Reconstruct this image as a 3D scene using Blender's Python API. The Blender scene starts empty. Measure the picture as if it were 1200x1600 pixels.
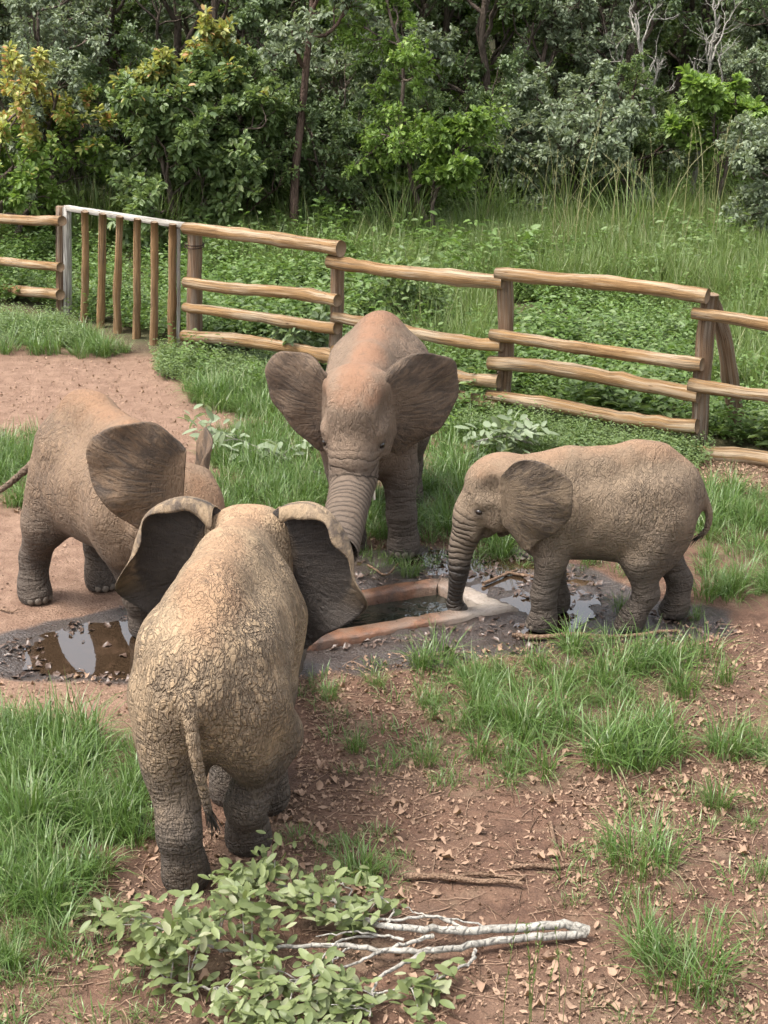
import bpy, math, random
import numpy as np
from mathutils import Vector, Matrix

# ------------------------------------------------------------------ camera, sky, sun, exposure
scene = bpy.context.scene
COL = scene.collection
FPX, CAM_H, PITCH = 2600.0, 4.81, math.radians(20.4)      # focal length in photo pixels (1200 x 1600), height, downward tilt
cam_data = bpy.data.cameras.new("camera")
cam_data.sensor_fit = 'VERTICAL'
cam_data.sensor_height = 24.0
cam_data.lens = 24.0 * FPX / 1600.0
cam_data.clip_start = 0.05
cam_data.clip_end = 600.0
cam = bpy.data.objects.new("camera", cam_data)
COL.objects.link(cam)
cam.location = (0, 0, CAM_H)
cam.rotation_euler = (math.pi / 2 - PITCH, 0, 0)
scene.camera = cam
scene.render.resolution_x, scene.render.resolution_y = 768, 1024

SUN_EL, SUN_AZ = math.radians(64), math.radians(-105)     # azimuth: direction the light comes from, clockwise from +Y
world = bpy.data.worlds.new("World")
scene.world = world
world.use_nodes = True
wn = world.node_tree
for n in list(wn.nodes):
    wn.nodes.remove(n)
w_out = wn.nodes.new('ShaderNodeOutputWorld')
w_bg = wn.nodes.new('ShaderNodeBackground')
w_sky = wn.nodes.new('ShaderNodeTexSky')
w_sky.sky_type = 'NISHITA'
w_sky.sun_disc = False
w_sky.sun_elevation = SUN_EL
w_sky.sun_rotation = SUN_AZ
w_sky.air_density = 1.0
w_sky.dust_density = 4.0
w_sky.ozone_density = 1.0
w_hs = wn.nodes.new('ShaderNodeHueSaturation')
w_hs.inputs['Saturation'].default_value = 0.28
w_bg.inputs['Strength'].default_value = 0.15
wn.links.new(w_sky.outputs[0], w_hs.inputs['Color'])
wn.links.new(w_hs.outputs[0], w_bg.inputs['Color'])
wn.links.new(w_bg.outputs[0], w_out.inputs['Surface'])

sun_data = bpy.data.lights.new("sun", 'SUN')
sun_data.energy = 1.5
sun_data.angle = math.radians(20)
sun_data.color = (1.0, 0.95, 0.87)
sun = bpy.data.objects.new("sun", sun_data)
COL.objects.link(sun)
sun_dir = Vector((math.sin(SUN_AZ) * math.cos(SUN_EL), math.cos(SUN_AZ) * math.cos(SUN_EL), math.sin(SUN_EL)))
sun.rotation_euler = sun_dir.to_track_quat('Z', 'Y').to_euler()
sun.location = (-6, -4, 14)

scene.view_settings.view_transform = 'Standard'
scene.view_settings.look = 'None'
scene.view_settings.gamma = 1.0
scene.view_settings.use_curve_mapping = False
scene.view_settings.exposure = 1.6
scene.cycles.use_adaptive_sampling = True
scene.cycles.adaptive_threshold = 0.03
scene.cycles.max_bounces = 6
scene.cycles.diffuse_bounces = 3
scene.cycles.glossy_bounces = 3
scene.cycles.transmission_bounces = 3
scene.cycles.transparent_max_bounces = 8
scene.cycles.caustics_reflective = False
scene.cycles.caustics_refractive = False

# ------------------------------------------------------------------ helpers
rng = np.random.default_rng(7)
random.seed(7)
SP, CP = math.sin(PITCH), math.cos(PITCH)


def ray(px, py):
    u, v = (px - 600.0) / FPX, (py - 800.0) / FPX
    return np.array([u, CP - v * SP, -SP - v * CP])


def G(px, py, z=0.0):
    """ground point (x, y) seen at a photo pixel"""
    d = ray(px, py)
    t = (z - CAM_H) / d[2]
    return np.array([d[0] * t, d[1] * t, z])


def on_plane(px, py, a, b):
    """point seen at a pixel on the vertical plane through ground points a and b"""
    n = np.array([-(b[1] - a[1]), b[0] - a[0]])
    d = ray(px, py)
    t = (n @ a[:2]) / (n @ d[:2])
    return np.array([d[0] * t, d[1] * t, CAM_H + d[2] * t])


def to_px(P):
    P = np.asarray(P, float).reshape(-1, 3)
    y, z = P[:, 1], P[:, 2] - CAM_H
    dep = y * CP - z * SP
    return np.stack([600 + FPX * P[:, 0] / dep, 800 + FPX * (-z * CP - y * SP) / dep], 1)


def _h2(ix, iy, seed):
    n = (ix.astype(np.int64) * 374761393 + iy.astype(np.int64) * 668265263 + seed * 974711) & 0x7fffffff
    n = ((n ^ (n >> 13)) * 1274126177) & 0x7fffffff
    return ((n ^ (n >> 16)) & 0xffff) / 65535.0


def noise2(x, y, scale=1.0, seed=0):
    x, y = np.asarray(x, float) * scale, np.asarray(y, float) * scale
    ix, iy = np.floor(x).astype(np.int64), np.floor(y).astype(np.int64)
    fx, fy = x - ix, y - iy
    fx, fy = fx * fx * (3 - 2 * fx), fy * fy * (3 - 2 * fy)
    a, b = _h2(ix, iy, seed), _h2(ix + 1, iy, seed)
    c, d = _h2(ix, iy + 1, seed), _h2(ix + 1, iy + 1, seed)
    return (a * (1 - fx) + b * fx) * (1 - fy) + (c * (1 - fx) + d * fx) * fy - 0.5


def fbm(x, y, scale=1.0, seed=0, octv=3):
    r, a = 0, 1.0
    for k in range(octv):
        r = r + a * noise2(x, y, scale * 2 ** k, seed + k * 17)
        a *= 0.5
    return r


def sstep(a, b, x):
    t = np.clip((x - a) / (b - a), 0, 1)
    return t * t * (3 - 2 * t)


def poly_sd(P, poly):
    """signed distance (negative inside) of points P (N,2) to polygon (M,2)"""
    P = np.asarray(P)
    d = np.full(len(P), 1e9)
    inside = np.zeros(len(P), bool)
    M = len(poly)
    for i in range(M):
        a, b = poly[i], poly[(i + 1) % M]
        e = b - a
        t = np.clip(((P - a) @ e) / (e @ e), 0, 1)
        q = P - a - t[:, None] * e
        d = np.minimum(d, (q * q).sum(1))
        c = ((a[1] > P[:, 1]) != (b[1] > P[:, 1]))
        xx = (b[0] - a[0]) * (P[:, 1] - a[1]) / ((b[1] - a[1]) if abs(b[1] - a[1]) > 1e-12 else 1e-12) + a[0]
        inside ^= c & (P[:, 0] < xx)
    d = np.sqrt(d)
    return np.where(inside, -d, d)


def gpoly(pts):
    return np.array([G(x, y)[:2] for x, y in pts])


class Buf:
    """collects verts and faces, built as one mesh"""
    def __init__(self):
        self.v, self.f, self.n, self.m, self.attrs = [], [], 0, [], {}

    def add(self, verts, faces, mat=0):
        verts = np.asarray(verts, np.float32).reshape(-1, 3)
        faces = np.asarray(faces, np.int64)
        if faces.size:
            self.f.append(faces + self.n)
            self.m.append(np.full(len(faces), mat, np.int32))
        self.v.append(verts)
        self.n += len(verts)

    def mesh(self, name, mats, smooth=True):
        me = bpy.data.meshes.new(name)
        v = np.concatenate(self.v)
        me.vertices.add(len(v))
        me.vertices.foreach_set('co', v.ravel())
        flat = np.concatenate([f.ravel() for f in self.f]).astype(np.int32)
        cnt = np.concatenate([np.full(len(f), f.shape[1], np.int32) for f in self.f])
        me.loops.add(len(flat))
        me.loops.foreach_set('vertex_index', flat)
        me.polygons.add(len(cnt))
        st = np.zeros(len(cnt), np.int32)
        st[1:] = np.cumsum(cnt)[:-1]
        me.polygons.foreach_set('loop_start', st)
        me.polygons.foreach_set('loop_total', cnt)
        me.polygons.foreach_set('material_index', np.concatenate(self.m))
        if smooth:
            me.polygons.foreach_set('use_smooth', np.ones(len(cnt), bool))
        for m in (mats if isinstance(mats, (list, tuple)) else [mats]):
            me.materials.append(m)
        me.update(calc_edges=True)
        me.validate()
        return me


def link(name, me, parent=None, loc=None, label=None, cat=None, group=None, kind=None):
    o = bpy.data.objects.new(name, me)
    COL.objects.link(o)
    if loc is not None:
        o.location = [float(c) for c in loc]
    if parent is not None:
        o.parent = parent
    if label:
        o['label'] = label
    if cat:
        o['category'] = cat
    if group:
        o['group'] = group
    if kind:
        o['kind'] = kind
    return o


def tube(pts, rad, nseg=8, caps=True, wob=0.0, r=None):
    """tapered tube along points: verts, quads, tris(caps)"""
    pts = np.asarray(pts, float)
    n = len(pts)
    rad = np.broadcast_to(np.asarray(rad, float), (n,))
    tan = np.gradient(pts, axis=0)
    tan /= np.linalg.norm(tan, axis=1)[:, None] + 1e-9
    ref = np.array([0, 0, 1.0]) if abs(tan[0, 2]) < 0.9 else np.array([1.0, 0, 0])
    V = np.zeros((n, nseg, 3))
    ang = np.arange(nseg) * 2 * math.pi / nseg
    for i in range(n):
        s = np.cross(tan[i], ref)
        s /= np.linalg.norm(s) + 1e-9
        ref = np.cross(s, tan[i])
        rr = rad[i]
        if wob and r is not None:
            rr = rr * (1 + wob * r.normal(size=nseg))
        V[i] = pts[i] + (np.cos(ang) * rr)[:, None] * s + (np.sin(ang) * rr)[:, None] * ref
    V = V.reshape(-1, 3)
    i, j = np.meshgrid(np.arange(n - 1), np.arange(nseg), indexing='ij')
    a = i * nseg + j
    b = i * nseg + (j + 1) % nseg
    Q = np.stack([a, b, b + nseg, a + nseg], -1).reshape(-1, 4)[:, ::-1]
    T = np.zeros((0, 3), int)
    if caps:
        V = np.vstack([V, pts[:1], pts[-1:]])
        c0, c1 = n * nseg, n * nseg + 1
        jj = np.arange(nseg)
        j2 = (jj + 1) % nseg
        T = np.vstack([np.stack([np.full(nseg, c0), jj, j2], 1),
                       np.stack([np.full(nseg, c1), (n - 1) * nseg + j2, (n - 1) * nseg + jj], 1)])[:, ::-1]
    return V, Q, T


def add_tube(buf, pts, rad, nseg=8, caps=True, mat=0, capmat=None, wob=0.0, r=None):
    V, Q, T = tube(pts, rad, nseg, caps, wob, r)
    n0 = buf.n
    buf.add(V, Q, mat)
    if len(T):
        buf.f.append(T + n0)
        buf.m.append(np.full(len(T), mat if capmat is None else capmat, np.int32))


def box_vf(x0, x1, y0, y1, z0, z1):
    V = np.array([[x, y, z] for z in (z0, z1) for y in (y0, y1) for x in (x0, x1)], float)
    F = np.array([[0, 2, 3, 1], [4, 5, 7, 6], [0, 1, 5, 4], [2, 6, 7, 3], [0, 4, 6, 2], [1, 3, 7, 5]])
    return V, F


def catmull(P, n):
    P = np.asarray(P, float)
    P = np.vstack([2 * P[0] - P[1], P, 2 * P[-1] - P[-2]])
    out = []
    k = len(P) - 3
    for s in np.linspace(0, k - 1e-9, n):
        i = int(s)
        t = s - i
        a, b, c, d = P[i], P[i + 1], P[i + 2], P[i + 3]
        out.append(0.5 * ((2 * b) + (c - a) * t + (2 * a - 5 * b + 4 * c - d) * t * t + (3 * b - a - 3 * c + d) * t ** 3))
    return np.array(out)


# ------------------------------------------------------------------ material helpers
class Mat:
    def __init__(self, name):
        self.m = bpy.data.materials.new(name)
        self.m.use_nodes = True
        self.t = self.m.node_tree
        for n in list(self.t.nodes):
            self.t.nodes.remove(n)
        self.out = self.N('OutputMaterial')

    def N(self, typ, **kw):
        n = self.t.nodes.new('ShaderNode' + typ)
        for k, v in kw.items():
            if k.startswith('_'):
                setattr(n, k[1:], v)
        return n

    def set(self, sock, v):
        if hasattr(v, 'is_output') or isinstance(v, bpy.types.NodeSocket):
            self.t.links.new(v, sock)
        elif v is not None:
            try:
                sock.default_value = v
            except Exception:
                sock.default_value = (*v, 1.0) if len(v) == 3 else v

    def coord(self, which='Object'):
        return self.N('TexCoord').outputs[which]

    def attr(self, name, out='Fac'):
        n = self.N('Attribute')
        n.attribute_name = name
        return n.outputs[out]

    def mapping(self, vec, scale=(1, 1, 1), loc=(0, 0, 0), rot=(0, 0, 0)):
        n = self.N('Mapping')
        self.set(n.inputs['Vector'], vec)
        n.inputs['Scale'].default_value = scale
        n.inputs['Location'].default_value = loc
        n.inputs['Rotation'].default_value = rot
        return n.outputs[0]

    def noise(self, vec, scale=5, detail=4, rough=0.55, dist=0.0, out=0):
        n = self.N('TexNoise')
        self.set(n.inputs['Vector'], vec)
        n.inputs['Scale'].default_value = scale
        n.inputs['Detail'].default_value = detail
        n.inputs['Roughness'].default_value = rough
        n.inputs['Distortion'].default_value = dist
        return n.outputs[out]

    def voronoi(self, vec, scale=5, feature='DISTANCE_TO_EDGE', rand=1.0, out='Distance'):
        n = self.N('TexVoronoi', _feature=feature)
        self.set(n.inputs['Vector'], vec)
        n.inputs['Scale'].default_value = scale
        n.inputs['Randomness'].default_value = rand
        return n.outputs[out]

    def math(self, op, a, b=None, c=None, clamp=False):
        n = self.N('Math', _operation=op, _use_clamp=clamp)
        for k, v in enumerate((a, b, c)):
            if v is not None:
                self.set(n.inputs[k], v)
        return n.outputs[0]

    def vmath(self, op, a, b=None, scale=None):
        n = self.N('VectorMath', _operation=op)
        self.set(n.inputs[0], a)
        if b is not None:
            self.set(n.inputs[1], b)
        if scale is not None:
            self.set(n.inputs['Scale'], scale)
        return n.outputs[0]

    def ramp(self, fac, lo, hi, smooth=True):
        n = self.N('MapRange', _interpolation_type='SMOOTHSTEP' if smooth else 'LINEAR', _clamp=True)
        self.set(n.inputs['Value'], fac)
        n.inputs['From Min'].default_value = lo
        n.inputs['From Max'].default_value = hi
        return n.outputs[0]

    def mix(self, fac, a, b, blend='MIX'):
        n = self.N('Mix', _data_type='RGBA', _blend_type=blend)
        self.set(n.inputs[0], fac)
        for s, v in ((n.inputs[6], a), (n.inputs[7], b)):
            if isinstance(v, tuple):
                s.default_value = (*v[:3], 1.0)
            else:
                self.set(s, v)
        return n.outputs[2]

    def sep(self, vec):
        n = self.N('SeparateXYZ')
        self.set(n.inputs[0], vec)
        return n.outputs

    def comb(self, x, y, z):
        n = self.N('CombineXYZ')
        for s, v in zip(n.inputs, (x, y, z)):
            self.set(s, v)
        return n.outputs[0]

    def bump(self, height, strength=0.5, dist=0.01, normal=None):
        n = self.N('Bump')
        self.set(n.inputs['Height'], height)
        self.set(n.inputs['Strength'], strength)
        n.inputs['Distance'].default_value = dist
        if normal is not None:
            self.set(n.inputs['Normal'], normal)
        return n.outputs[0]

    def bsdf(self, color, rough=0.7, normal=None, spec=0.5, **kw):
        n = self.N('BsdfPrincipled')
        if isinstance(color, tuple):
            n.inputs['Base Color'].default_value = (*color[:3], 1.0)
        else:
            self.set(n.inputs['Base Color'], color)
        self.set(n.inputs['Roughness'], rough)
        self.set(n.inputs['Specular IOR Level'], spec)
        if normal is not None:
            self.set(n.inputs['Normal'], normal)
        for k, v in kw.items():
            self.set(n.inputs[k.replace('_', ' ')], v)
        return n.outputs[0]

    def done(self, shader):
        self.t.links.new(shader, self.out.inputs['Surface'])
        return self.m


def leaf_mat(name, c1, c2, c3=None, c3_at=0.9, rough=0.5, transl=0.3, bumpy=True):
    """leaf or blade: a colour of its own for every leaf, some light passing through"""
    M = Mat(name)
    rnd = M.N('NewGeometry').outputs['Random Per Island']
    col = M.mix(rnd, c1, c2)
    if c3 is not None:
        f = M.ramp(M.math('FRACT', M.math('MULTIPLY', rnd, 17.31)), c3_at, min(1.0, c3_at + 0.08))
        col = M.mix(f, col, c3)
    ob = M.N('ObjectInfo').outputs['Random']
    col = M.mix(M.math('MULTIPLY', ob, 0.5), col, M.mix(0.5, col, tuple(0.6 * x for x in c1)))
    d = M.bsdf(col, rough, spec=0.5)
    tr = M.N('BsdfTranslucent')
    M.set(tr.inputs['Color'], M.mix(0.5, col, (c2[0] * 1.2, c2[1] * 1.25, c2[2] * 0.5)))
    mx = M.N('MixShader')
    mx.inputs[0].default_value = transl
    M.t.links.new(d, mx.inputs[1])
    M.t.links.new(tr.outputs[0], mx.inputs[2])
    return M.done(mx.outputs[0])
# ------------------------------------------------------------------ materials
MAT = {}


def wood_mat(name, c1, c2, grey, grey_amt, along='X'):
    M = Mat(name)
    uv = M.attr('grain', 'Vector')           # (along the pole in metres, around, seed)
    g = M.noise(M.mapping(uv, (3.0, 26, 1)), 1.0, 5, 0.62, dist=0.5)
    big = M.noise(M.mapping(uv, (1.3, 3, 1)), 1.0, 3)
    knots = M.voronoi(M.mapping(uv, (3.2, 2.2, 1)), 1.0, 'F1')
    kn = M.math('SUBTRACT', 1.0, M.ramp(knots, 0.03, 0.11))
    crack = M.ramp(M.noise(M.mapping(uv, (1.1, 34, 1)), 1.0, 3, 0.5), 0.60, 0.64)
    col = M.mix(M.ramp(g, 0.3, 0.72), c1, c2)
    col = M.mix(M.math('MULTIPLY', M.ramp(big, 0.42, 0.68), grey_amt), col, grey)
    stain = M.ramp(M.noise(M.mapping(uv, (2.2, 9, 1), loc=(5, 3, 9)), 1.0, 4, 0.65), 0.52, 0.66)
    col = M.mix(M.math('MULTIPLY', stain, 0.6), col, tuple(0.45 * x for x in c1))
    col = M.mix(M.math('MULTIPLY', kn, 0.8), col, (0.05, 0.026, 0.013))
    col = M.mix(M.math('MULTIPLY', crack, 0.8), col, (0.05, 0.03, 0.018))
    h = M.math('SUBTRACT', M.math('MULTIPLY', g, 0.5), M.math('MULTIPLY', crack, 0.8))
    return M.done(M.bsdf(col, 0.75, M.bump(h, 0.9, 0.016), spec=0.2))


MAT['rail'] = wood_mat('peeled_pole', (0.15, 0.080, 0.033), (0.31, 0.190, 0.085), (0.38, 0.31, 0.22), 0.75)
MAT['post'] = wood_mat('weathered_post', (0.11, 0.066, 0.038), (0.25, 0.16, 0.095), (0.29, 0.25, 0.20), 0.7)
MAT['gatepole'] = wood_mat('gate_pole', (0.15, 0.085, 0.038), (0.31, 0.19, 0.09), (0.33, 0.25, 0.17), 0.4)
MAT['greytimber'] = wood_mat('grey_timber', (0.22, 0.20, 0.17), (0.42, 0.39, 0.34), (0.5, 0.48, 0.44), 0.6)
M = Mat('cut_end')
c = M.noise(M.coord('Object'), 40, 4)
MAT['cut'] = M.done(M.bsdf(M.mix(c, (0.09, 0.055, 0.03), (0.24, 0.16, 0.09)), 0.85))
M = Mat('eye'); MAT['eye'] = M.done(M.bsdf((0.016, 0.010, 0.007), 0.12, spec=0.6))
M = Mat('toenail'); MAT['nail'] = M.done(M.bsdf(M.mix(M.noise(M.coord(), 60, 3), (0.075, 0.058, 0.045), (0.15, 0.12, 0.09)), 0.6))
M = Mat('ivory'); MAT['ivory'] = M.done(M.bsdf(M.mix(M.noise(M.coord(), 30, 3), (0.62, 0.52, 0.38), (0.75, 0.68, 0.55)), 0.45))
M = Mat('tail_hair'); MAT['hair'] = M.done(M.bsdf((0.02, 0.016, 0.013), 0.6))

# soil: dry red earth, trodden pale earth, wet mud; masks stored on the ground sheet
M = Mat('soil')
pos = M.coord('Object')
wet, pale, green = M.attr('wet'), M.attr('pale'), M.attr('green')
n1 = M.noise(pos, 0.9, 5, 0.6)
n2 = M.noise(pos, 6.5, 6, 0.68)
n3 = M.noise(pos, 42, 6, 0.75)
crumb = M.voronoi(pos, 48, 'F1')
col = M.mix(M.ramp(n2, 0.3, 0.7), (0.075, 0.042, 0.029), (0.150, 0.085, 0.056))
col = M.mix(M.math('MULTIPLY', M.ramp(n1, 0.45, 0.7), 0.6), col, (0.185, 0.120, 0.082))
n0 = M.noise(pos, 0.55, 3, 0.55)
col = M.mix(M.math('MULTIPLY', M.ramp(n0, 0.5, 0.66), 0.55), col, (0.065, 0.046, 0.035))
col = M.mix(M.math('MULTIPLY', M.ramp(M.noise(pos, 2.3, 4, 0.6), 0.54, 0.66), 0.5), col, (0.19, 0.135, 0.09))
pcol = M.mix(M.ramp(n2, 0.3, 0.72), (0.155, 0.092, 0.062), (0.245, 0.158, 0.110))
col = M.mix(M.math('MULTIPLY', pale, M.math('MULTIPLY_ADD', n1, 0.5, 0.7), clamp=True), col, pcol)
col = M.mix(M.math('MULTIPLY', M.ramp(n3, 0.55, 0.72), 0.55), col, (0.25, 0.170, 0.12))
col = M.mix(M.math('MULTIPLY', M.ramp(n3, 0.47, 0.30), 0.5), col, (0.06, 0.032, 0.022))
col = M.mix(M.math('MULTIPLY', green, 0.8), col, M.mix(n2, (0.03, 0.036, 0.016), (0.07, 0.075, 0.03)))
mud = M.mix(n2, (0.024, 0.017, 0.014), (0.062, 0.043, 0.033))
wetf = M.ramp(M.math('ADD', wet, M.math('MULTIPLY', M.math('SUBTRACT', n2, 0.5), 0.5)), 0.25, 0.7)
col = M.mix(wetf, col, mud)
rough = M.math('SUBTRACT', 0.93, M.math('MULTIPLY', wetf, M.math('MULTIPLY_ADD', n2, -0.5, 0.82)))
hh = M.math('ADD', M.math('MULTIPLY', n2, 1.0), M.math('MULTIPLY', n3, 0.5))
hh = M.math('ADD', hh, M.math('MULTIPLY', crumb, 0.35))
MAT['soil'] = M.done(M.bsdf(col, rough, M.bump(hh, 0.8, 0.03), spec=M.math('MULTIPLY_ADD', wetf, 0.4, 0.2)))


def water_mat(name, c1, c2, bscale, bstr, ior=1.45):
    M = Mat(name)
    pos = M.coord('Object')
    scum = M.ramp(M.noise(pos, 5, 5, 0.65), 0.52, 0.7)
    col = M.mix(scum, c1, c2)
    a = M.noise(pos, bscale, 3, 0.55, dist=0.7)
    sh = M.bsdf(col, 0.025, M.bump(a, bstr, 0.02), spec=0.5, IOR=ior)
    return M.done(sh)


MAT['puddle'] = water_mat('muddy_puddle', (0.035, 0.022, 0.013), (0.06, 0.037, 0.023), 7, 0.025, 1.9)
MAT['tank_water'] = water_mat('tank_water', (0.012, 0.014, 0.010), (0.03, 0.027, 0.018), 8, 1.0, 1.7)

M = Mat('wet_concrete')
pos = M.coord('Object')
w = M.attr('sky_sheen')
n2 = M.noise(pos, 9, 6, 0.65)
n3 = M.noise(pos, 60, 5, 0.7)
n4 = M.noise(pos, 3.2, 4, 0.6)
col = M.mix(M.ramp(n2, 0.35, 0.65), (0.075, 0.030, 0.014), (0.20, 0.088, 0.042))
col = M.mix(M.math('MULTIPLY', M.ramp(n4, 0.5, 0.62), 0.55), col, (0.21, 0.15, 0.11))
col = M.mix(M.math('MULTIPLY', M.ramp(n4, 0.46, 0.36), 0.6), col, (0.04, 0.026, 0.018))
col = M.mix(w, col, M.mix(n2, (0.24, 0.19, 0.15), (0.38, 0.33, 0.28)))  # blends in the painted sky reflection
col = M.mix(M.math('MULTIPLY', M.ramp(n3, 0.52, 0.7), 0.6), col, (0.08, 0.05, 0.035))
MAT['concrete'] = M.done(M.bsdf(col, M.math('MULTIPLY_ADD', n2, 0.6, 0.05), M.bump(M.math('ADD', n2, n3), 0.6, 0.014), spec=0.5))

# ------------------------------------------------------------------ ground
PUDDLE_L = gpoly([(55, 1000), (85, 986), (150, 978), (215, 972), (300, 985), (300, 1040), (215, 1056), (150, 1052), (95, 1046), (62, 1030)])
PUDDLE_R = gpoly([(540, 892), (600, 872), (660, 866), (790, 866), (845, 880), (850, 905), (905, 905), (912, 945), (890, 968), (838, 1000), (735, 1002), (735, 985), (815, 958), (700, 902), (600, 915)])
MUD = gpoly([(-40, 1000), (60, 975), (200, 945), (330, 925), (540, 872), (650, 858), (800, 858), (900, 884), (1000, 930), (1130, 955), (1150, 990),
             (960, 1008), (860, 1014), (640, 1046), (460, 1056), (200, 1072), (60, 1066), (-40, 1050)])
PALE = gpoly([(-200, 548), (150, 556), (260, 560), (330, 600), (440, 645), (740, 680), (760, 720), (560, 740), (500, 700), (320, 655), (330, 700), (330, 790), (60, 800), (340, 960), (200, 985), (-100, 985), (-300, 800)])
PALE2 = gpoly([(-200, 1050), (230, 1062), (250, 1110), (200, 1150), (-200, 1150)])
PALE3 = gpoly([(880, 900), (960, 925), (1100, 955), (1000, 985), (900, 950)])
TR = np.array([G(807, 957)[:2], G(690, 908)[:2]])                 # right end of the trough, near and far corner
tdir = np.array([-.925, -.38]); tdir /= np.linalg.norm(tdir)
TL = TR + tdir * 2.15
TROUGH = np.array([TR[0], TR[1], TL[1], TL[0]])
tc = TROUGH.mean(0)


def inset(poly, d):
    """move every edge of a convex polygon inwards by d"""
    out = []
    M_ = len(poly)
    for i in range(M_):
        p0, p1, p2 = poly[i - 1], poly[i], poly[(i + 1) % M_]
        L = []
        for a, b in ((p0, p1), (p1, p2)):
            e = b - a
            nrm = np.array([-e[1], e[0]]) / np.linalg.norm(e)
            if (tc - a) @ nrm < 0:
                nrm = -nrm
            L.append((a + nrm * d, e))
        A = np.array([L[0][1], -L[1][1]]).T
        s = np.linalg.solve(A, L[1][0] - L[0][0])
        out.append(L[0][0] + s[0] * L[0][1])
    return np.array(out)


T_IN = inset(TROUGH, 0.14)
T_MID = inset(TROUGH, 0.07)


def masks(x, y):
    P = np.column_stack([x, y])
    j = 0.12 * fbm(x, y, 3.0, 5)
    wet = sstep(.16, -.12, poly_sd(P, MUD) + j)
    pale = np.maximum(sstep(.35, -.15, poly_sd(P, PALE) + 2 * j), sstep(.3, -.1, poly_sd(P, PALE2) + 2 * j))
    pale = np.maximum(pale, .5 * sstep(.3, -.1, poly_sd(P, PALE3) + 2 * j))
    fl = np.vstack([gpoly([(-900, 420), (-250, 440), (98, 500), (303, 556), (524, 606), (784, 650), (1087, 704), (1500, 780), (2600, 900)]), [[150, 10], [150, 210], [-150, 210], [-150, 22]]])
    green = sstep(.5, -.3, poly_sd(P, fl) + 3 * j)
    return wet, pale, green


def ground_h(x, y):
    x, y = np.asarray(x, float).ravel(), np.asarray(y, float).ravel()
    P = np.column_stack([x, y])
    near = (np.abs(x) < 6) & (y < 23) & (y > 5)
    h = 0.018 * fbm(x, y, 1.1, 1) + 0.010 * fbm(x, y, 5.0, 2)
    far = sstep(20, 34, y)
    h = h + far * (0.25 * fbm(x, y, 0.12, 8) + 0.0)
    if near.any():
        xn, yn, Pn = x[near], y[near], P[near]
        j = 0.10 * fbm(xn, yn, 4.0, 5)
        wet = sstep(.12, -.15, poly_sd(Pn, MUD) + j)
        hn = h[near] + wet * (0.045 * fbm(xn, yn, 3.6, 9) + .028 * fbm(xn, yn, 11, 3) - 0.006)
        pl = np.maximum(sstep(.14, -.1, poly_sd(Pn, PUDDLE_L) + .7 * j), 0)
        hn = hn * (1 - .5 * pl) - 0.034 * pl
        pr = sstep(.10, -.12, poly_sd(Pn, PUDDLE_R) + j)
        hn = hn - 0.018 * pr
        tin = poly_sd(Pn, T_MID)
        hn = np.where(tin < 0.02, -0.5, hn)
        h[near] = hn
    return h


def graded(a, b, c, d, fine, n_out, g):
    """coordinates fine between b and c, growing outward to a and d"""
    core = np.arange(b, c + 1e-6, fine)
    k = np.linspace(0, 1, n_out + 1)[1:] ** g
    return np.concatenate([(b - k * (b - a))[::-1], core, c + k * (d - c)])


gx = graded(-120, -5.2, 5.2, 120, 0.05, 40, 2.2)
gy = graded(-30, 5.5, 21.0, 220, 0.05, 46, 2.2)
X, Y = np.meshgrid(gx, gy, indexing='ij')
xf, yf = X.ravel(), Y.ravel()
hz = ground_h(xf, yf)
i, j = np.meshgrid(np.arange(len(gx) - 1), np.arange(len(gy) - 1), indexing='ij')
a = i * len(gy) + j
F = np.stack([a, a + len(gy), a + len(gy) + 1, a + 1], -1).reshape(-1, 4)
b = Buf()
b.add(np.column_stack([xf, yf, hz]), F)
me = b.mesh('ground', MAT['soil'])
wet, pale, green = masks(xf, yf)
for nm, arr in (('wet', wet), ('pale', pale), ('green', green)):
    at = me.attributes.new(nm, 'FLOAT', 'POINT')
    at.data.foreach_set('value', arr.astype(np.float32))
GROUND_ME = me
link('ground', me, label='red brown bare soil trodden around the trough', cat='ground', kind='structure')

# puddles: level sheets that fill the hollows of the mud
for poly, lab in ((PUDDLE_L, 'still muddy puddle mirroring the sky at the end of the trough'), (PUDDLE_R, 'shallow muddy pools spilt around the right end of the trough')):
    c0 = poly.mean(0)
    lo, hi = poly.min(0) - .3, poly.max(0) + .3
    px_, py_ = np.meshgrid(np.arange(lo[0], hi[0], .06), np.arange(lo[1], hi[1], .06), indexing='ij')
    sd = poly_sd(np.column_stack([px_.ravel(), py_.ravel()]), poly).reshape(px_.shape)
    st = poly_sd(np.column_stack([px_.ravel(), py_.ravel()]), TROUGH).reshape(px_.shape)
    ok = (sd < .16) & (st > .0)
    i, j = np.meshgrid(np.arange(px_.shape[0] - 1), np.arange(px_.shape[1] - 1), indexing='ij')
    keep = ok[:-1, :-1] & ok[1:, :-1] & ok[1:, 1:] & ok[:-1, 1:]
    a = (i * px_.shape[1] + j)[keep]
    F = np.stack([a, a + px_.shape[1], a + px_.shape[1] + 1, a + 1], -1)
    b = Buf()
    used = np.unique(F)
    mp = np.full(px_.size, -1); mp[used] = np.arange(len(used))
    b.add(np.column_stack([px_.ravel(), py_.ravel(), np.full(px_.size, -0.013)])[used], mp[F])
    link('puddle', b.mesh('puddle', MAT['puddle']), label=lab, cat='puddle', kind='structure')

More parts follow.
